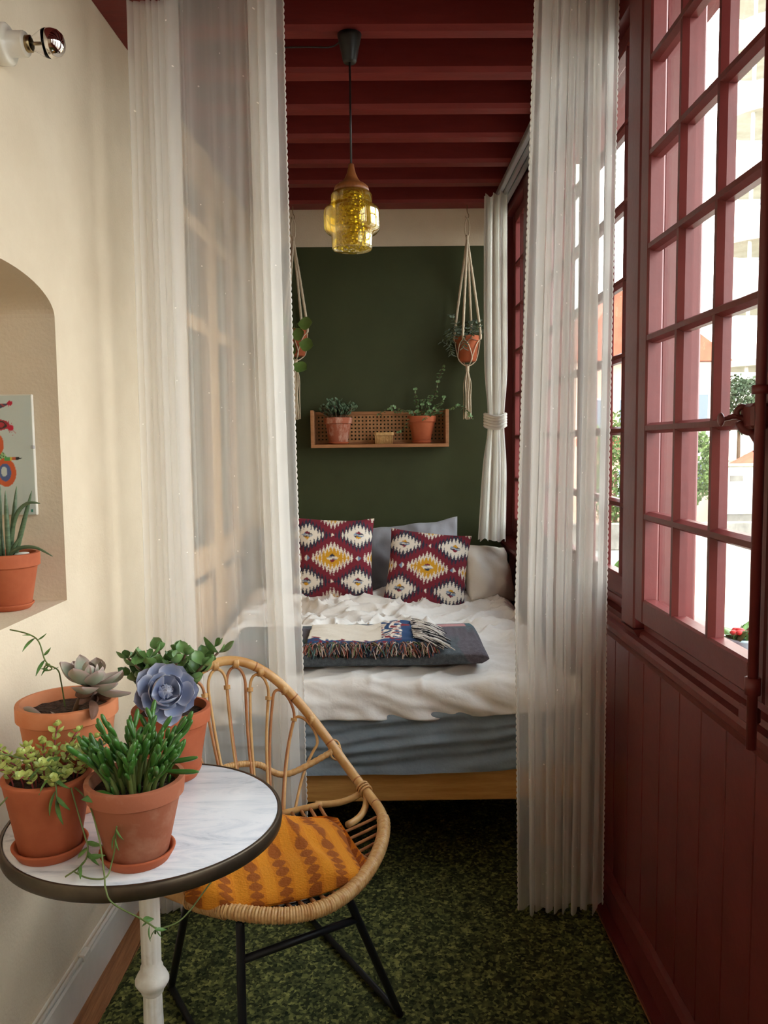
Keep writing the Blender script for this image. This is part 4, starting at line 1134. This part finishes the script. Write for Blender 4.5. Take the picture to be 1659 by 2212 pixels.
# ---- C: large pale pot with wilted rosette and soil
C_, zs = potted('wilting_rosette', -.628, 1.612, ZT, .0985, .066, .222, .034, 'terracotta_pale', 'large pale clay pot with wilted grey rosette and climbing vine', .024)
rg = random.Random(31)
c0 = Vector((.062, -.04, .262))
MB().tube(bez((.02, -.02, zs-.004), (.03, -.02, .23), c0, 8), .006, 8).build('stem', 'stem_brown', C_)
for k in range(17):
    t = k/17; a = k*2.399
    el = .15+1.25*t
    d = Vector((math.cos(a)*math.cos(el), math.sin(a)*math.cos(el), math.sin(el)*.9-.1))
    M_ = Matrix.Rotation(.35, 4, 'Y')
    lf(WIL[0 if t < .6 else 1], C_, aim(c0, (M_ @ d), rg.uniform(-.3, .3)) @ SC(1.3-.5*t))
for k in range(9):
    a = rg.uniform(-.8, 1.6); lf(DRY, C_, aim((.035+rg.uniform(-.02, .03), -.03+rg.uniform(-.03, .03), .225+rg.uniform(0, .02)), (math.cos(a)*1.0, math.sin(a)-.5, rg.uniform(-.6, .5)), rg.uniform(0, 6)) @ SC(rg.uniform(.6, 1)))
lf(WIL[1], C_, aim((-.03, -.045, zs+.006), (-.8, -.3, .25), 1) @ SC(.8)); lf(WIL[1], C_, aim((-.02, -.05, zs+.006), (.7, -.4, .2), 2) @ SC(.7))
vine(C_, [(-.628, 1.60, .93), (-.63, 1.59, .985), (-.635, 1.588, 1.01), (-.655, 1.585, 1.02), (-.66, 1.585, 1.010), (-.645, 1.585, 1.013), (-.66, 1.59, 1.03), (-.675, 1.6, 1.065), (-.70, 1.61, 1.078), (-.74, 1.62, 1.085)], leaves=[(.62, 3.6, .7, -1.2), (.60, 2.6, .5, .3), (.68, 3.9, 1.0, -1.4), (.70, .4, .6, .3), (.8, .2, .6, .1), (.82, 3.4, 1.05, -1), (.86, 3.2, .6, .3), (.55, 0, .45, -.2), (.5, 3, .5, .2)])
# ---- D: blue echeveria and green jade in one pot
saucer(-.455, 1.752, ZT, .0625, 'small terracotta saucer under the blue rosette pot')
D_, zs = potted('echeveria_pot', -.455, 1.752, ZT+.0055, .0855, .0575, .152, .034, 'terracotta', 'blue echeveria rosette and green jade plant sharing one clay pot', .018)
rg = random.Random(41)
ec = Vector((.004, -.06, .200)); ax = Vector((.30, -.85, .42)).normalized()
MB().tube(bez((.01, .0, zs), (.01, -.005, zs+.03), ec-ax*.012, 8), .007, 8).build('stem', 'stem_brown', D_)
Q = ax.to_track_quat('Z', 'Y').to_matrix().to_4x4()
for k in range(34):
    t = k/33; a = k*2.399963; el = .05+1.30*t**1.05
    d = Q @ Vector((math.cos(a)*math.cos(el), math.sin(a)*math.cos(el), math.sin(el)))
    me = ECH[0] if t < .42 else (ECH[1] if t < .72 else ECH[2])
    # roll so that the cupped face looks along the axis
    q = d.to_track_quat('Z', 'Y').to_matrix(); yax = q @ Vector((0, 1, 0)); xax = q @ Vector((1, 0, 0)); want = (ax - d*ax.dot(d)).normalized()
    roll = math.atan2(-want.dot(xax), want.dot(yax))
    lf(me, D_, aim(ec + ax*.010*t + d*.004, d, roll) @ SC(1.25-.15*rg.random()))
stem = MB()
for k in range(19):
    a = 2*PI*k*.618; rr = .05*math.sqrt((k+.5)/19)
    p0 = Vector((rr*math.cos(a)*.8-.006, rr*math.sin(a)*.6+.03, zs)); H = rg.uniform(.085, .150)
    d = Vector((math.cos(a)*(.2+rr*9), math.sin(a)*(.15+rr*5), 1)).normalized(); path = bez(p0, p0+Vector((0, 0, H*.5)), p0+d*H, 6); stem.tube(path, .0026, 6)
    for j in (3, 4, 5, 6):
        for s in (0, PI):
            b = a+s+j*PI/2; lf(L_JADE, D_, aim(path[j], Vector((math.cos(b), math.sin(b), .3))+d*.4, rg.uniform(-.6, .6)) @ SC(rg.uniform(.85, 1.35)))
    lf(L_JADE, D_, aim(path[6], d+Vector((.3, -.2, 0)), a) @ SC(.8))
stem.build('branches', 'stem_brown', D_)
# ---- niche: spiky plant, saucer, picture, stone
NX_, NY_ = -.893, 1.962
saucer(NX_, NY_, NZ0+.0006, .056, 'terracotta saucer under the spiky plant in the niche', h=.015)
P_, zs = potted('spiky_plant', NX_, NY_, NZ0+.0061, .0735, .050, .132, .034, 'terracotta', 'spiky snake plant in a rimmed clay pot in the arched niche', .016)
rg = random.Random(2)
blades = [((-.03, 0), (-.1, 0, 1), .19), ((-.015, -.01), (.05, 0, 1), .185), ((.0, .01), (.10, .1, 1), .18), ((.008, -.012), (.02, -.05, 1), .17), ((.014, .004), (.30, 0, 1), .175), ((-.04, .01), (-.3, .1, 1), .17), ((-.02, .02), (-.15, .2, 1), .15), ((-.05, -.01), (-.5, -.1, 1), .16)]
for (x, y), d, L in blades:
    d = Vector(d).normalized(); p0 = Vector((x, y, zs-.002)); MB().tube([p0+d*L*t for t in (0, .25, .5, .75, .93, 1)], [.0055, .0065, .0062, .005, .0025, .0004], 8).build('leaf', 'leaf_spiky', P_)
for pts, r in (([(.0, 0, zs), (.025, -.005, zs+.10), (.055, -.006, zs+.135), (.088, -.008, zs+.135)], .0055), ([(.0, -.01, zs), (.03, -.016, zs+.026), (.075, -.02, zs+.030), (.118, -.022, zs+.008)], .005), ([(.005, -.006, zs), (.02, -.01, zs+.03), (.04, -.01, zs+.06)], .005)):
    P = spline(pts, 6); n = len(P); MB().tube(P, [r*(1-.85*(i/(n-1))**3) for i in range(n)], 8).build('leaf', 'leaf_spiky', P_)
MB().lathe([(0, -.008), (.016, -.006), (.020, 0), (.016, .006), (0, .008)], 16, T((.03, .01, zs+.008))).build('pebble', 'white_paint', P_)
# picture on the far reveal of the niche (hangs on the plane s = NS1)
pf = empty('framed_print', None, M=ML @ T((-.166, NS1, 1.4325)))
tag(pf, 'clip-framed colourful print hanging inside the arched niche', 'picture')
PW, PH = .208, .304
MB().cbox(-PW/2, PW/2, -.012, -.002, -PH/2, PH/2, .002).build('backing_board', 'white_paint', pf)
def art(u, v):
    bgc = lin((214, 218, 212)); x = (u-1)*PW; z = (v-.5)*PH       # x measured from the right edge (negative), z from centre
    px, pz = x*1000, z*1000
    def star(cx, cz, r, R, k):
        dx, dz = px-cx, pz-cz; d = math.hypot(dx, dz); a = math.atan2(dz, dx)
        return d < r*(.9+.1*math.sin(a*14)) or (d < R*(.6+.4*math.sin(k*3+math.floor((a+PI)/(2*PI)*k))) and abs(((a/(2*PI)*k) % 1)-.5) < .06*r/d*1.3)
    if star(-55, 133, 7, 14, 11) or star(-56, 70, 9, 21, 12): return lin((206, 28, 62))
    # horn / beak
    t = (px+110)/55
    if 0 < t < 1 and abs(pz-(118+14*t)) < 9*(1-t)+1.5: return lin((70, 64, 84)) if (px*.3+pz*.4) % 6 < 4 else lin((180, 60, 70))
    d = math.hypot((px+88)/30, (pz-78)/14)
    if d < 1: return lin((190, 40, 62)) if d < .55 or d > .8 else lin((62, 40, 36))
    if -100 < px < -84 and 85 < pz < 120 and (pz % 8) < 5: return lin((214, 70, 90))
    # pencil tail
    if -76 < px < -29 and abs(pz-(-10+(px+76)*.05)) < (4.2 if px < -42 else 4.2*(-29-px)/13):
        return lin((60, 56, 60)) if px > -47 else (lin((206, 92, 60)) if px > -55 else (lin((220, 190, 70)) if px > -62 else lin((88, 170, 90))))
    # orange ring and blue core
    d = math.hypot((px+74)/26, (pz+44)/35)
    if math.hypot((px+78)/8, (pz+42)/13) < 1: return bgc
    if math.hypot((px+76)/16, (pz+44)/23) < 1: return lin((84, 104, 160))
    if d < 1.05: return lin((226, 96, 48))
    if math.hypot((px+98)/22, (pz-28)/30) < 1: return lin((226, 96, 48))
    # body
    if math.hypot((px+100)/36, (pz+30)/48) < 1: return lin((168, 206, 140)) if (math.sin(px*.9)+math.sin(pz*.8+px*.4)) > -.3 else lin((60, 100, 66))
    if px > -13 and px < -6 and -148 < pz < -140: return lin((40, 130, 110))
    return bgc
n1, n2 = 110, 160
me = MB().grid(lambda u, v: (-PW/2+.003+u*(PW-.006), -.0126, -PH/2+.003+v*(PH-.006)), n1, n2).mesh('print')
paint(me, lambda i, co: art((i % (n1+1))/n1, (i//(n1+1))/n2))
place('print', me, 'print', pf)
MB().box(-PW/2, PW/2, -.0155, -.0135, -PH/2, PH/2).build('cover_glass', 'pane_glass', pf)
for zc in (.02,):
    MB().cbox(PW/2-.006, PW/2+.002, -.0175, -.010, zc-.004, zc+.004, .001).build('clip', 'track_metal', pf)

# ================================================================== SHELF ON THE GREEN WALL
SX0, SX1, SZ0, SZ1, SY0 = -.338, .399, 1.434, 1.634, 4.335
sf = empty('wall_shelf', (.03, YB, SZ0)); tag(sf, 'wooden wall shelf with woven cane back on the green wall', 'shelf')
O_ = T((-.03, -YB, -SZ0))
sf_ = lambda mb, n, m='shelf_wood': mb.build(n, m, sf, O_)
sf_(MB().cbox(SX0, SX1, SY0, YB-.001, SZ0, SZ0+.018, .002), 'shelf_board')
sf_(MB().cbox(SX0, SX0+.018, SY0+.001, YB-.0015, SZ0+.0181, SZ1, .002), 'side_panel'); sf_(MB().cbox(SX1-.018, SX1, SY0+.001, YB-.0015, SZ0+.0181, SZ1, .002), 'side_panel')
sf_(MB().cbox(SX0+.0181, SX1-.0181, YB-.022, YB-.002, SZ1-.022, SZ1-.004, .002), 'back_rail'); sf_(MB().cbox(SX0+.0181, SX1-.0181, YB-.022, YB-.002, SZ0+.0182, SZ0+.03, .002), 'back_rail')
cn = MB(); px_ = SX0+.02; i = 0
while px_ < SX1-.02:
    cn.box(px_, px_+.0115, YB-.012, YB-.0105, SZ0+.028, SZ1-.02); px_ += .0200
pz_ = SZ0+.03
while pz_ < SZ1-.024:
    cn.box(SX0+.018, SX1-.018, YB-.0135, YB-.0121, pz_, pz_+.0115); pz_ += .0200
o = sf_(cn, 'cane_webbing', 'cane'); o['kind'] = 'stuff'
zt = SZ0+.0186
saucer(-.193, 4.40, zt, .058, 'terracotta saucer under the dark jade pot on the shelf', h=.013)
J, zs = potted('jade_plant', -.193, 4.40, zt+.0055, .0765, .050, .138, .034, 'terracotta_white', 'dark jade plant in a white-stained clay pot on the cane shelf', .012)
rg = random.Random(51); stem = MB()
for k in range(18):
    a = 2*PI*k*.618; rr = .05*math.sqrt((k+.5)/18); p0 = Vector((rr*math.cos(a), rr*math.sin(a)*.7, zs)); H = rg.uniform(.05, .105)*(1.1-rr*6)
    d = Vector((math.cos(a)*(.2+rr*14), math.sin(a)*(.1+rr*4), .9)).normalized(); path = bez(p0, p0+Vector((0, 0, H*.5)), p0+d*H, 5); stem.tube(path, .0026, 5)
    for j in (2, 3, 4, 5):
        for s in (0, PI):
            b = a+s+j*PI/2; lf(L_JADE2, J, aim(path[j], Vector((math.cos(b), math.sin(b)*.8, .5))+d*.3, rg.uniform(-.6, .6)) @ SC(rg.uniform(.75, 1.15)))
stem.build('branches', 'stem_brown', J)
saucer(.258, 4.40, zt, .056, 'terracotta saucer under the trailing plant pot on the shelf', h=.016)
K, zs = potted('trailing_plant', .258, 4.40, zt+.0055, .0785, .047, .142, .034, 'terracotta', 'trailing round-leaved plant in orange clay pot on the cane shelf', .012)
rg = random.Random(61); stem = MB()
tr = [[(0, 0, zs), (.03, 0, zs+.07), (.07, -.01, zs+.12), (.09, -.01, zs+.20), (.115, -.01, zs+.275)], [(0, 0, zs), (-.02, 0, zs+.05), (-.03, 0, zs+.10), (-.035, -.01, zs+.155)],
      [(0, 0, zs), (.07, -.02, zs+.03), (.14, -.03, zs+.05), (.20, -.04, zs+.06), (.245, -.05, zs+.03), (.262, -.05, zs-.01)], [(0, 0, zs), (-.06, -.02, zs+.03), (-.12, -.03, zs+.035), (-.18, -.03, zs+.045), (-.235, -.03, zs+.025)],
      [(0, 0, zs), (-.05, -.03, zs+.02), (-.10, -.04, zs+.045), (-.16, -.045, zs+.06)], [(0, 0, zs), (.06, -.01, zs+.04), (.10, -.01, zs+.08), (.12, -.01, zs+.11)],
      [(0, 0, zs), (-.05, -.03, zs+.01), (-.085, -.045, zs-.04), (-.125, -.04, zs-.08)], [(0, 0, zs), (.0, -.03, zs+.06), (.01, -.03, zs+.10)], [(0, 0, zs), (.03, -.04, zs+.03), (.05, -.07, zs+.02)], [(0, 0, zs), (.04, -.02, zs+.06), (.045, -.02, zs+.12)], [(0, 0, zs), (-.03, -.03, zs+.03), (-.02, -.06, zs+.02)], [(0, 0, zs), (.02, -.05, zs+.02), (.01, -.075, zs+.0)], [(0, 0, zs), (.07, .0, zs+.02), (.12, -.01, zs+.025)]]
for pts in tr:
    P = spline(pts, 7); stem.tube(P, .0013, 5)
    for i in range(2, len(P), 2):
        d = (P[i]-P[i-1]).normalized()
        for s in (0, PI):
            b = i*1.3+s; lf(L_SMALL, K, aim(P[i], Vector((math.cos(b), math.sin(b)*.7, math.sin(b*2)*.6))+d*.4, b) @ SC(rg.uniform(1.15, 1.8)))
stem.build('branches', 'stem_brown', K)
# small wicker box
wb_ = empty('wicker_box', (.052, 4.385, zt)); tag(wb_, 'small lidded wicker box between the two pots on the shelf', 'box')
bx = MB()
def rrect(hx, hy, r, n=6): return [(sx*(hx-r)+r*math.cos(a0+PI/2*k/n), sy*(hy-r)+r*math.sin(a0+PI/2*k/n)) for sx, sy, a0 in ((1, 1, 0), (-1, 1, PI/2), (-1, -1, PI), (1, -1, 3*PI/2)) for k in range(n+1)]
sharp(bx.prism(rrect(.047, .034, .012), 0, .046, 'z').build('box_body', 'wicker', wb_), 40)
sharp(MB().prism(rrect(.053, .039, .013), .0461, .062, 'z').build('lid', 'wicker', wb_), 40)
st_ = MB()
for k in range(15): st_.tube([(-.044+.088*k/14, -.0345, .001), (-.044+.088*k/14, -.0345, .045)], .0024, 5)
o = st_.build('wicker_ribs', 'wicker', wb_); o['kind'] = 'stuff'

# ================================================================== HANGING PLANTERS
def macrame(x, y, ztop, zpot, rpot, hpot, ztas, zend, label, glab):
    root = empty('macrame_hanger', (x, y, ztop)); tag(root, label, 'plant hanger')
    L = lambda p: Vector((p[0]-x, p[1]-y, p[2]-ztop))
    MB().tube(spline([(0, 0, .06), (0, 0, .02), (.008, 0, .005), (.006, 0, -.010), (-.006, 0, -.010), (-.008, 0, 0)], 5), .002, 6).build('hook', 'brass', root)
    MB().tube(spline([(0, 0, -.012), (.012, 0, -.05), (.008, 0, -.10), (0, 0, -.115), (-.008, 0, -.10), (-.012, 0, -.05)], 6, closed=True), .004, 7, closed=True).build('loop', 'rope', root)
    MB().tube([(0, 0, -.10), (0, 0, -.125)], .008, 8).build('knot', 'rope', root)
    zr = zpot+hpot
    for k in range(4):
        a = PI/4+PI/2*k+.35; dx, dy = math.cos(a), math.sin(a)
        pts = [L((x, y, ztop-.12)), L((x+dx*rpot*.55, y+dy*rpot*.55, (ztop-.12+zr)/2+.02)), L((x+dx*(rpot+.008), y+dy*(rpot+.008), zr+.01)), L((x+dx*(rpot+.005), y+dy*(rpot+.005), zr-.03))]
        P = spline(pts, 14); MB().tube(P, [.0060+.0015*abs(math.sin(i*1.4)) for i in range(len(P))], 7).build('cord', 'rope', root)
        for s in (-1, 1):
            b = a+s*PI/4
            Q = spline([pts[-1], L((x+math.cos(a+s*.4)*(rpot*.92+.005), y+math.sin(a+s*.4)*(rpot*.92+.005), zr-.06)), L((x+math.cos(b)*(rpot*.78+.006), y+math.sin(b)*(rpot*.78+.006), zpot+.02)), L((x+math.cos(b)*.03, y+math.sin(b)*.03, zpot-.012)), L((x, y, zpot-.025))], 6)
            MB().tube(Q, .0028, 6).build('net_cord', 'rope', root)
    MB().tube([L((x, y, zpot-.015)), L((x, y, zpot-.055))], [.011, .009], 9).build('knot', 'rope', root)
    rg = random.Random(int(abs(x)*100)); tz = MB()
    for k in range(26):
        a = rg.uniform(0, 6.28); r = rg.uniform(.004, .021)
        tz.tube(spline([L((x+math.cos(a)*.004, y+math.sin(a)*.004, zpot-.05)), L((x+math.cos(a)*r, y+math.sin(a)*r, zpot-.12)), L((x+math.cos(a)*r*.7+rg.uniform(-.006, .006), y+math.sin(a)*r, (zpot+zend)/2-.04)), L((x+math.cos(a)*r*1.05, y+math.sin(a)*r*1.05, zend+rg.uniform(0, .008)))], 4), .0028, 5)
    o = tz.build('tassel', 'rope', root); o['kind'] = 'stuff'
    return root
macrame(.506, 4.40, 2.652, 1.888, .064, .145, 1.82, 1.578, 'cream macrame hanger with tassel beside the cotton curtain', '')
HR, zs = potted('hanging_plant', .506, 4.40, 1.888, .066, .046, .135, .03, 'terracotta', 'small grey-leaved plant in a clay pot hung beside the cotton curtain', .01)
rg = random.Random(71); stem = MB()
tr = [[(0, 0, zs), (-.05, -.03, zs+.03), (-.09, -.04, zs+.02), (-.115, -.05, zs-.04)], [(0, 0, zs), (-.06, 0, zs+.05), (-.10, -.01, zs+.04), (-.135, -.02, zs-.02)], [(0, 0, zs), (-.05, .0, zs+.06), (-.085, 0, zs+.12)], [(0, 0, zs), (-.03, -.05, zs+.02), (-.025, -.075, zs-.02), (-.03, -.08, zs-.06)],
      [(0, 0, zs), (.02, -.05, zs+.03), (.015, -.07, zs-.01)], [(0, 0, zs), (.04, 0, zs+.05), (.055, 0, zs+.09)], [(0, 0, zs), (.06, -.01, zs+.04), (.09, -.02, zs+.03)], [(0, 0, zs), (.0, -.02, zs+.06), (.01, -.02, zs+.08)], [(0, 0, zs), (-.07, -.04, zs+.01), (-.095, -.05, zs-.05), (-.09, -.05, zs-.09)], [(0, 0, zs), (.045, -.03, zs+.04), (.05, -.03, zs+.08)]]
for pts in tr:
    P = spline(pts, 8); stem.tube(P, .0014, 5)
    for i in range(4, len(P), 2):
        d = (P[i]-P[i-1]).normalized()
        for s in (0, PI):
            b = i*1.2+s; lf(L_GREY, HR, aim(P[i], Vector((math.cos(b), math.sin(b)*.8, -.1))+d*.4, b) @ SC(rg.uniform(1.2, 1.8)))
stem.build('branches', 'stem_green', HR)
macrame(-.416, 4.40, 2.652, 1.925, .066, .15, 1.83, 1.585, 'cream macrame hanger with tassel next to the white sheer curtain', '')
HL, zs = potted('hanging_plant', -.416, 4.40, 1.925, .068, .05, .14, .03, 'terracotta', 'large round-leaved plant in a clay pot hung next to the sheer curtain', .01)
rg = random.Random(81); stem = MB()
for (x, z, a, sc) in ((.055, .045, .2, .95), (.01, .06, 2.6, 1.0), (.02, -.02, .6, .9), (.06, -.055, -.2, .95), (-.03, .02, 2.8, 1.0), (-.01, -.06, 1.9, 1.0), (.03, -.16, -.6, .95), (-.02, -.19, 2.2, 1.1), (-.06, -.03, 3, 1.0), (-.005, -.115, 1.2, .9)):
    q = Vector((x-.03, -.095-rg.uniform(0, .02), zs+z-.02)); stem.tube(bez((0, 0, zs), (x*.4, -.07, zs+.05), q, 6), .0018, 5)
    lf(L_ROUND, HL, aimn(q, (math.cos(a), -.2, math.sin(a)*.6-.1), (rg.uniform(-.3, .3), -1, rg.uniform(0, .5))) @ SC(sc))
stem.build('branches', 'stem_green', HL)

# ================================================================== OUTSIDE
gr = MB().box(1.0, 120, -60, 220, -2.3, -2.0).build('ground', 'road'); gr['kind'] = 'structure'; gr['label'] = 'sunlit pale street below the windows'
gw = empty('garden_wall', (2.65, 5.5, -2.0)); tag(gw, 'weathered concrete garden wall across from the casement window', 'wall')
MB().cbox(-.10, .10, -4.5, 1.5, 0, 2.58, .01).build('wall_body', 'concrete', gw); MB().cbox(-.16, .16, -4.5, 1.55, 2.581, 2.645, .012).build('coping', 'concrete', gw)
# window box with red flowers on the outer sill
fb = empty('flower_pot', (.92, 2.00, .9056)); tag(fb, 'red-flowered plant in a pale pot on the outer window sill', 'potted plant')
MB().lathe(pot_prof(.045, .034, .05, 0), 24).build('pot', 'ceramic_blue', fb)
rg = random.Random(3)
for k in range(26):
    a = rg.uniform(0, 6.28); lf(L_VINE, fb, aim((rg.uniform(-.02, .02), rg.uniform(-.02, .02), .045), (math.cos(a), math.sin(a), rg.uniform(.1, 1.2)), a) @ SC(rg.uniform(1, 1.7)))
for k in range(7):
    a = rg.uniform(0, 6.28); p = Vector((rg.uniform(-.035, .035), rg.uniform(-.05, .03), rg.uniform(.055, .075)))
    MB().lathe([(0, 0), (.009, .002), (.012, .006), (.008, .011), (0, .012)], 8, T(p)).build('flower', 'flower_red', fb)
fb2 = empty('sill_plant', (.92, 2.93, .9056)); tag(fb2, 'light green plant on the outer sill beyond the window post', 'potted plant')
MB().lathe(pot_prof(.05, .036, .05, 0), 24).build('pot', 'terracotta', fb2)
for k in range(40):
    a = rg.uniform(0, 6.28); lf(L_VINE, fb2, aim((rg.uniform(-.03, .03), rg.uniform(-.06, .06), .05), (math.cos(a), math.sin(a), rg.uniform(.1, 1.6)), a) @ SC(rg.uniform(1, 1.9)))
def blob(name, x, y, z, r, rz, m, label, seed, group=None, trunk=True):
    root = empty(name, (x, y, -2.0)); tag(root, label, 'tree', group)
    rg = random.Random(seed); mb = MB(); cl = []
    for k in range(2600):
        a = rg.uniform(0, 6.28); c = rg.uniform(-1, 1); s = math.sqrt(1-c*c); rad = rg.uniform(.6, 1.0)*(1+.25*mn.noise((math.cos(a)*s*2+seed, math.sin(a)*s*2, c*2)))
        p = Vector((r*rad*s*math.cos(a), r*rad*s*math.sin(a), z+2+rz*rad*c)); d = Vector((rg.uniform(-1, 1), rg.uniform(-1, 1), rg.uniform(-1, 1))).normalized(); e = d.orthogonal().normalized(); w = d.cross(e); q = r*.085*rg.uniform(.6, 1.3)
        mb.add([p-e*q, p+w*q*.6, p+e*q, p-w*q*.6], [(0, 1, 2, 3)])
    cr = mb.build('crown', m, root); cr['kind'] = 'stuff'
    MB().tube([(0, 0, 0), (0, 0, z+2)], [r*.10, r*.05], 8).build('trunk', 'stem_brown', root)
blob('tree', 10.85, 27.5, .6, 1.0, 1.3, 'tree_leaf', 'bright green bushy tree beyond the road beside the white house', 1)
blob('tree', 15.5, 34.4, 3.0, 1.1, 1.2, 'tree_dark', 'dark green tree standing below the curved balconies', 2)
blob('tree', 18.0, 34.3, 1.4, 1.3, 1.2, 'tree_dark', 'dark wide tree behind the brown tiled roof', 3)
blob('tree', 8.2, 27.5, .4, 1.0, 2.0, 'tree_leaf', 'light green slim tree in front of the pink house', 4)
blob('tree', 12.9, 29.3, -.1, .6, .7, 'tree_leaf', 'small yellow-green shrub beside the parapet wall', 5)
# pink house with tiled roof, white house
ph = empty('house', (9.3, 33.0, -2.0)); tag(ph, 'pink house with orange tiled roof down the street', 'house')
MB().cbox(-1.5, 1.3, -2, 3, 0, 6.5, .02).build('house_wall', 'facade_pink', ph)
MB().prism([(-1.9, 6.5), (1.6, 6.5), (-.1, 9.2)], -2.4, 3.3, 'y').build('roof', 'roof_tile', ph)
for zz in (1.2, 3.9):
    for xx in (-1.0, 0.0):
        f = MB().cbox(xx, xx+.55, -2.06, -2.0, zz, zz+1.2, .01).build('window', 'white_paint', ph); MB().box(xx+.06, xx+.49, -2.08, -2.061, zz+.06, zz+1.14).build('pane', 'window_far', f)
MB().cbox(-1.6, 1.4, -2.5, -2.01, 3.3, 3.6, .02).build('balcony', 'roof_tile', ph)
wh = empty('house', (12.55, 34.5, -2.0)); tag(wh, 'white house with a red tiled hip roof next to the pink house', 'house')
MB().cbox(-1.3, 1.2, -2, 3, 0, 6.6, .02).build('house_wall', 'facade', wh)
MB().prism([(-1.6, 6.6), (1.6, 6.6), (1.2, 7.0), (-.2, 8.0), (-1.3, 7.0)], -2.4, 3.2, 'y').build('roof', 'roof_tile', wh)
for zz in (1.4, 4.1):
    f = MB().cbox(.2, .8, -2.06, -2.0, zz, zz+1.2, .01).build('window', 'window_far', wh)
# low parapet, stone wall, brown roofs
pw_ = empty('parapet_wall', (13.6, 28.0, -2.0)); tag(pw_, 'pale concrete parapet wall with a small vent beyond the road', 'wall')
MB().cbox(-1.6, 3.5, -.1, .1, .9, 2.55, .02).build('wall_body', 'facade', pw_); MB().cbox(-1.65, 3.5, -.16, .16, 2.551, 2.66, .02).build('coping', 'concrete', pw_)
MB().box(-1.3, -.85, -.115, -.101, 2.05, 2.25).build('vent', 'stone_grey', pw_); MB().cbox(-1.5, 3.5, -.05, .05, 0, .899, .01).build('wall_foot', 'stone_grey', pw_)
sw_ = MB().cbox(5.5, 18, 25.6, 26.0, -2.0, -1.15, .03).build('stone_wall', 'stone_grey'); tag(sw_, 'low grey stone wall along the far side of the road', 'wall')
rh = empty('roofed_shed', (15.4, 30.8, -2.0)); tag(rh, 'low building with brown tiled roof behind the parapet wall', 'house')
MB().cbox(-1.6, 3, -1.0, 1.2, 0, 2.2, .02).build('shed_wall', 'facade_pink', rh); MB().prism([(-1.9, 2.2), (3.3, 2.2), (.4, 3.4)], -1.2, 1.5, 'y').build('roof', 'roof_tile', rh)
gb = empty('apartment_block', (22.0, 52, -2.0)); tag(gb, 'white block with green floor bands behind the trees', 'building')
MB().cbox(-2.0, 1.3, -2, 3, 0, 8.0, .02).build('block_wall', 'facade', gb)
for zz in (4.2, 6.8): MB().cbox(-2.05, 1.35, -2.08, -2.0, zz, zz+.45, .01).build('floor_band', 'green_trim', gb)
# tower of curved balconies
tw = empty('balcony_tower', (19.3, 39.2, -2.0)); tag(tw, 'tall pale apartment tower with curved concrete balconies', 'building')
MB().cbox(1.2, 8, .6, 9, 0, 27, .05).build('tower_wall', 'facade', tw)
def arcpoly(r0, a0, a1, n=18): return [(r0*math.cos(a0+(a1-a0)*k/n), r0*math.sin(a0+(a1-a0)*k/n)) for k in range(n+1)]
for k in range(9):
    zb = 1.2+2.85*k
    out = [(x*2.9+.2, y*2.4) for x, y in arcpoly(1, PI*.62, PI*1.72)]
    b_ = MB().prism(out+[(4.5, -.5), (4.5, 2.0)], zb, zb+.28, 'z').build('balcony_slab', 'concrete', tw)
    sh = MB(); ins = [(x*.965, y*.965) for x, y in out]
    for i in range(len(out)-1):
        sh.prism([out[i], out[i+1], ins[i+1], ins[i]], zb+.28, zb+1.25, 'z')
    sh.build('parapet', 'facade', b_)
    f = MB().cbox(1.14, 1.2, 1.5, 4.5, zb+.4, zb+2.4, .01).build('window', 'window_far', tw)
    MB().tube([(-1.9, -1.2, zb-1.57), (-1.9, -1.2, zb)], .09, 8).build('balcony_post', 'facade', tw)
hl_ = MB()
def hillf(u, v):
    x = -200+u*1000; h = 60+42*mn.noise((u*5, 1.5, 0))+16*mn.noise((u*14, 2, 0)); return (x, 520+v*260, -20+(h+20)*math.sin(v*PI*.5)**.8)
hl_.grid(hillf, 80, 14)
tag(hl_.build('hill', 'hill'), 'distant wooded mountain far beyond the houses', 'hill')
